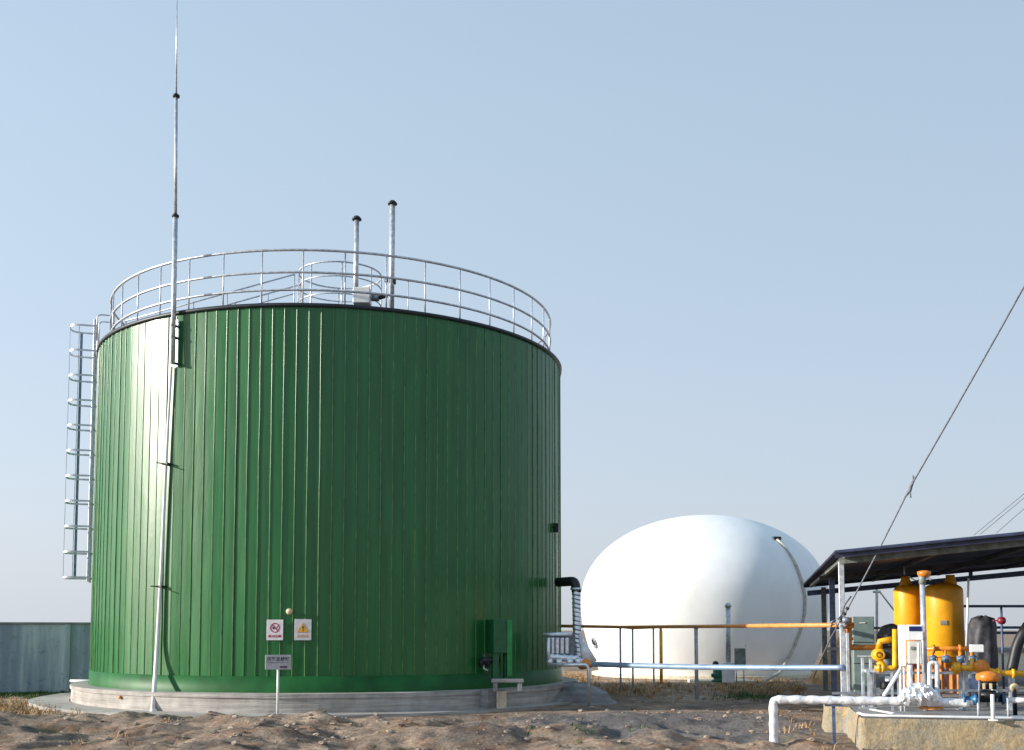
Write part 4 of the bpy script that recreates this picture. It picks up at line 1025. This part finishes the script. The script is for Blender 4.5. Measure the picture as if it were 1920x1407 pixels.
# background sheds seen under the roof at right
bs = W(1905, 1225, 44); bs.z = 0
hut = thing('distant_hut', 'low pale tan block building far behind the shelter at right', 'building', bs)
MB().box(Vector((bs.x + 1.2, bs.y, .35)), (5.2, 3, .9), bev=.02).build('lower_wall', 'creamblock', hut)
MB().box(Vector((bs.x + 1.2, bs.y, .87)), (5.4, 3.2, .14)).build('roof', 'concrete', hut)
for dx in (-.9, 0.1, 1.1): MB().box(Vector((bs.x + 1.2 + dx, bs.y - 1.5, .35)), (.5, .08, .35)).build('window', 'dark', hut)
# thin pale frame pole with stay, behind
q = G(1644, 1290); fr = thing('stay_pole', 'pale pole with a short crossbar and sloping stay behind the grey cabinet', 'pole', q)
Yp = q.y
MB().tube([q, W(1644, 1104, Yp)], .04, 10).build('pole', 'offwhite', fr)
MB().tube([W(1637, 1110, Yp), W(1651, 1110, Yp)], .035, 8).build('crossbar', 'offwhite', fr)
MB().tube([W(1648, 1108, Yp), W(1682, 1152, Yp)], .025, 8).build('stay', 'offwhite', fr)
q0 = S(1816, 1085, 4.2)
tag(MB().tube([q0, S(1812, 1212, 4.2)], .02, 8).build('white_drop_pipe', 'white'), 'thin white pipe hanging from the shelter roof right of the yellow tanks', 'pipe')

# ------------------------------------------------------------------ white lagged pipe in front
BP = .42
e0 = G(1451, 1397); z1 = G(1451, 1313, 0)
pY = e0.y; ztop_ = W(1452, 1312, pY).z
k0 = Vector((e0.x, e0.y, hgt(e0.x, e0.y) - .05)); k1 = Vector((e0.x, e0.y, ztop_))
bq = (k1 - C0).dot(V); k2 = S(1700, 1311, bq); k3 = S(1816, 1314, bq)
wp = thing('lagged_pipe', 'white wrapped pipe rising from the soil and running over the slab edge', 'pipe', k0)
pts = bend([k0, k1, Vector((k2.x, k2.y, ztop_)), Vector((k3.x, k3.y, ztop_ - .01))], .09, 8)
fine = []
for a_, b_ in zip(pts, pts[1:]):
    m_ = max(1, int((b_ - a_).length/.05))
    for i in range(m_): fine.append(a_.lerp(b_, i/m_))
fine.append(pts[-1])
MB().tube(fine, [.062 + .005*math.sin(i*1.4) + .003*noise.noise(Vector((i*.9, 0, 0))) for i in range(len(fine))], 16).build('wrapped_pipe', 'lagging', wp)
b = MB(); n = 30; c = S(1722, 1306, bq); rows = []
for k in range(17):
    f = k/16; cc_ = S(1682 + 84*f, 1312 - 10*math.sin(PI*f), bq - .02); r = .03 + .115*math.sin(PI*f)**.6
    rows.append([cc_ + V*(math.cos(2*PI*i/n)*r*(1 + .5*noise.noise(Vector((k*.7, math.cos(2*PI*i/n)*2, math.sin(2*PI*i/n)*2))))) + Z*(math.sin(2*PI*i/n)*r*(1 + .5*noise.noise(Vector((k*.7, math.cos(2*PI*i/n)*2, math.sin(2*PI*i/n)*2))))) for i in range(n)])
b.add(sum(rows, []), [(k*n + i, k*n + (i + 1) % n, (k + 1)*n + (i + 1) % n, (k + 1)*n + i) for k in range(16) for i in range(n)])
b.build('crumpled_foil', 'foil', wp)
MB().box(Vector((k1.x + 1.05, k1.y - .2, ztop_/2)), (.04, .04, ztop_ - .05)).build('support', 'galv', wp) if False else None
q = S(1822, 1314, bq); MB().tube([Vector((k3.x, k3.y, ztop_)), q], .05, 12).build('end_piece', 'white', wp)
q = S(1563, 1330, bq + .02); MB().box(Vector((q.x, q.y, ztop_/2 - .02)), (.045, .045, ztop_ - .1), U).build('support', 'bluesteel', wp)
MB().box(Vector((q.x, q.y, ztop_ - .075)), (.24, .1, .02), U).build('saddle', 'bluesteel', wp)
# inverted-U pipe and risers
def lag(name, label, pts, r, bb, m='lagging', bz=.05):
    P = bend([S(x, y, bb) for x, y in pts], bz); fn = []
    for a_, b_ in zip(P, P[1:]):
        m_ = max(1, int((b_ - a_).length/.04))
        for i in range(m_): fn.append(a_.lerp(b_, i/m_))
    fn.append(P[-1])
    return tag(MB().tube(fn, [r*(1 + .09*math.sin(i*1.7)) for i in range(len(fn))], 12).build(name, m), label, 'pipe')
lag('looped_pipe', 'white wrapped pipe bent into a narrow upside down U above the foil', [(1743, 1303), (1743, 1243), (1757, 1243), (1757, 1306)], .03, bq + .1)
lag('riser_pipe', 'straight white wrapped riser standing below the beige junction box', [(1706, 1306), (1706, 1247)], .038, bq + .25)
lag('slanted_pipe', 'white wrapped pipe leaning up to the right below the cable duct', [(1657, 1306), (1688, 1256)], .028, bq + .3)
lag('thin_riser_pipe', 'thin white riser passing in front of the beige junction box', [(1722, 1304), (1722, 1206)], .018, bq + .2, 'white')
# blue valve, orange-black actuator valve, foreground small bits
q = S(1818, 1312, bq); bv = thing('blue_valve', 'small blue flanged valve at the end of the white pipe', 'valve', q)
MB().lathe(q, [(0, -.09), (.075, -.09), (.075, -.06), (.045, -.05), (.05, .05), (.075, .06), (.075, .09), (0, .09)], 18, axis=U).build('body', 'blue', bv)
MB().tube([q, q + Z*.1], .02, 8).build('stem', 'dark', bv)
q = S(1853, 1300, bq + .2); av = thing('control_valve', 'black valve body with a wide round orange top at the slab edge', 'valve', Vector((q.x, q.y, PZ)))
MB().lathe(S(1853, 1270, bq + .2), [(0, -.06), (.15, -.055), (.165, -.02), (.165, .02), (.15, .05), (.06, .08), (0, .09)], 28).build('diaphragm_top', 'orange', av)
MB().lathe(S(1853, 1284, bq + .2), [(.0, -.06), (.12, -.06), (.13, 0), (.12, .05), (0, .06)], 22).build('yoke', 'black', av)
MB().lathe(S(1853, 1303, bq + .2), [(.0, -.09), (.1, -.09), (.1, -.05), (.16, -.03), (.16, .03), (.08, .06), (0, .06)], 22).build('body', 'dark', av)
MB().tube([S(1826, 1310, bq + .2), S(1884, 1310, bq + .2)], .055, 14).build('port', 'dark', av)
for px in (1830, 1880): MB().lathe(S(px, 1310, bq + .2), [(0, -.015), (.085, -.015), (.085, .015), (0, .015)], 18, axis=U).build('flange', 'blue' if px > 1850 else 'dark', av)
for px in (1845, 1858): MB().box(S(px, 1287, bq + .06), (.035, .02, .08), U, bev=.004).build('tag', 'beige', av)
for px in (1836, 1870): MB().tube([S(px, 1275, bq + .1), S(px, 1318, bq + .1)], .012, 8).build('tie_rod', 'steel', av)
for i, px in enumerate((1834, 1861, 1890)):
    q = S(px, 1316, bq - .05 if i != 1 else bq - .25); b_ = Vector((q.x, q.y, PZ)); hgt_ = q.z - PZ + (.05 if i != 1 else .1)
    o = MB().tube([b_, b_ + Z*hgt_], .018 if i != 1 else .026, 10).box(b_ + Z*.01, (.1, .1, .02), U)
    tag(o.build('stub_post', 'white' if i == 1 else 'galv'), ['short grey stub post left of the orange topped valve', 'short thick white stub post in front of the orange topped valve', 'short grey stub post right of the orange topped valve'][i], 'post', 'short stub posts at the slab edge')
q0, q1 = S(1884, 1313, bq + .2), S(1945, 1314, bq + .2)
tag(MB().tube([q0, q1], .04, 14).build('white_pipe', 'white'), 'short white pipe leaving the orange topped valve to the right edge', 'pipe')
q = S(1902, 1290, bq + .6); br = thing('brass_gauge', 'tan round gauge on a dark valve at the right edge of the slab', 'gauge', Vector((q.x, q.y, PZ)))
MB().lathe(q, [(0, -.03), (.06, -.03), (.065, .02), (0, .03)], 18, axis=-V).build('dial', 'beige', br)
MB().tube([q, Vector((q.x, q.y, PZ))], .03, 10).build('stem', 'dark', br)
# thin white conduit lying along the slab edge
pts = bend([S(1606, 1336, .3), S(1620, 1341, .12), L(.35, .07, PZ + .03), L(8, .07, PZ + .03)], .05)
tag(MB().tube(pts, .02, 10).build('edge_conduit', 'white'), 'thin white conduit lying along the front edge of the slab', 'conduit')
pts = [S(1626, 1327, .5), S(1645, 1336, .3), L(1.3, .30, PZ + .03)]
tag(MB().tube(bend([L(.25, 1.3, PZ + .03), L(.55, .38, PZ + .03), L(2.9, .34, PZ + .03)], .05), .016, 10).build('slab_conduit', 'white'), 'second thin white conduit bending across the slab behind the edge one', 'conduit')
# brown rag under foil
b = MB().lathe(S(1746, 1327, .32), [(.0, .06), (.09, .05), (.16, .01), (.17, -.02)], 12); tag(b.build('brown_stone', 'rustorange'), 'small rusty brown lump on the slab below the foil', 'stone')

# ------------------------------------------------------------------ guy cable and overhead wires
c1, c2 = W(1965, 447, 15.0), S(1706, 915, 2.2); c3 = S(1576, 1166, 2.7)
ctop = c2 + (c2 - c3)*3.2; ctop = W(2010, 375, 13.2)
cb = thing('guy_cable', 'long slanting guy cable with a knotted splice crossing before the shelter roof', 'cable', c3)
pts = []
for A_, B_, n_s in ((ctop, c2, 24), (c2, c3, 16)):
    for i in range(n_s): pts.append(A_.lerp(B_, i/n_s) - Z*(.03*math.sin(PI*i/n_s)))
pts.append(c3); MB().tube(pts, .013, 8).build('wire_rope', 'rope', cb)
d = (c2 - c3).normalized()
k = MB().tube([c2 - d*.16, c2 - d*.05 + U*.02, c2 + d*.05, c2 + d*.2], [.014, .03, .028, .012], 8)
k.tube([c2, c2 + U*.0 - Z*.16 + U*.01], .012, 6); k.tube([c2 + d*.12, c2 + d*.22 - U*.05], .012, 6); k.build('splice', 'rope', cb)
for i in range(3):
    q = c3 + d*(.05 + i*.1); MB().lathe(q, [(.0, -.02), (.03, -.02), (.03, .02), (0, .02)], 8, axis=d).build('clamp', 'dark', cb)
pts = [S(1596, 1118, 2.7), S(1583, 1135, 2.68), c3 + Vector((-.02, 0, -.02)), W(1556, 1200, 19), W(1540, 1235, 20), G(1524, 1275, .02)]
tag(MB().tube(bend(pts, .3, 4), .014, 8).build('loose_cable', 'rope'), 'loose dark cable drooping from the shelter corner post to the soil', 'cable')
cl = MB()
for i in range(7):
    a = i*.9; q = S(1572 + 12*math.sin(a), 1164 + 10*math.cos(a*1.3), 2.66)
    cl.tube([q, q + Vector((.06*math.cos(a), -.03, .06*math.sin(a*1.7))), q + Vector((.1*math.cos(a), 0, -.04))], .014, 6)
cl.lathe(S(1586, 1163, 2.65), [(0, -.06), (.05, -.05), (.05, .05), (0, .06)], 12, axis=U)
tag(cl.build('pipe_fitting', 'steel'), 'tangle of grey fittings where the orange gas line meets the shelter post', 'fitting')
for i, (x0, y0, x1, y1) in enumerate(((1826, 1004, 1925, 922), (1838, 1002, 1925, 930), (1868, 1000, 1925, 950))):
    tag(MB().tube([W(x0, y0, 90), W(x1, y1, 66), W(x1 + 160, y1 - 120, 45)], .022, 6).build('overhead_wire', 'rope'),
        ['uppermost of the faint overhead wires above the shelter roof', 'middle one of the faint overhead wires above the shelter roof', 'lowest of the faint overhead wires above the shelter roof'][i], 'wire', 'overhead wires above the shelter')
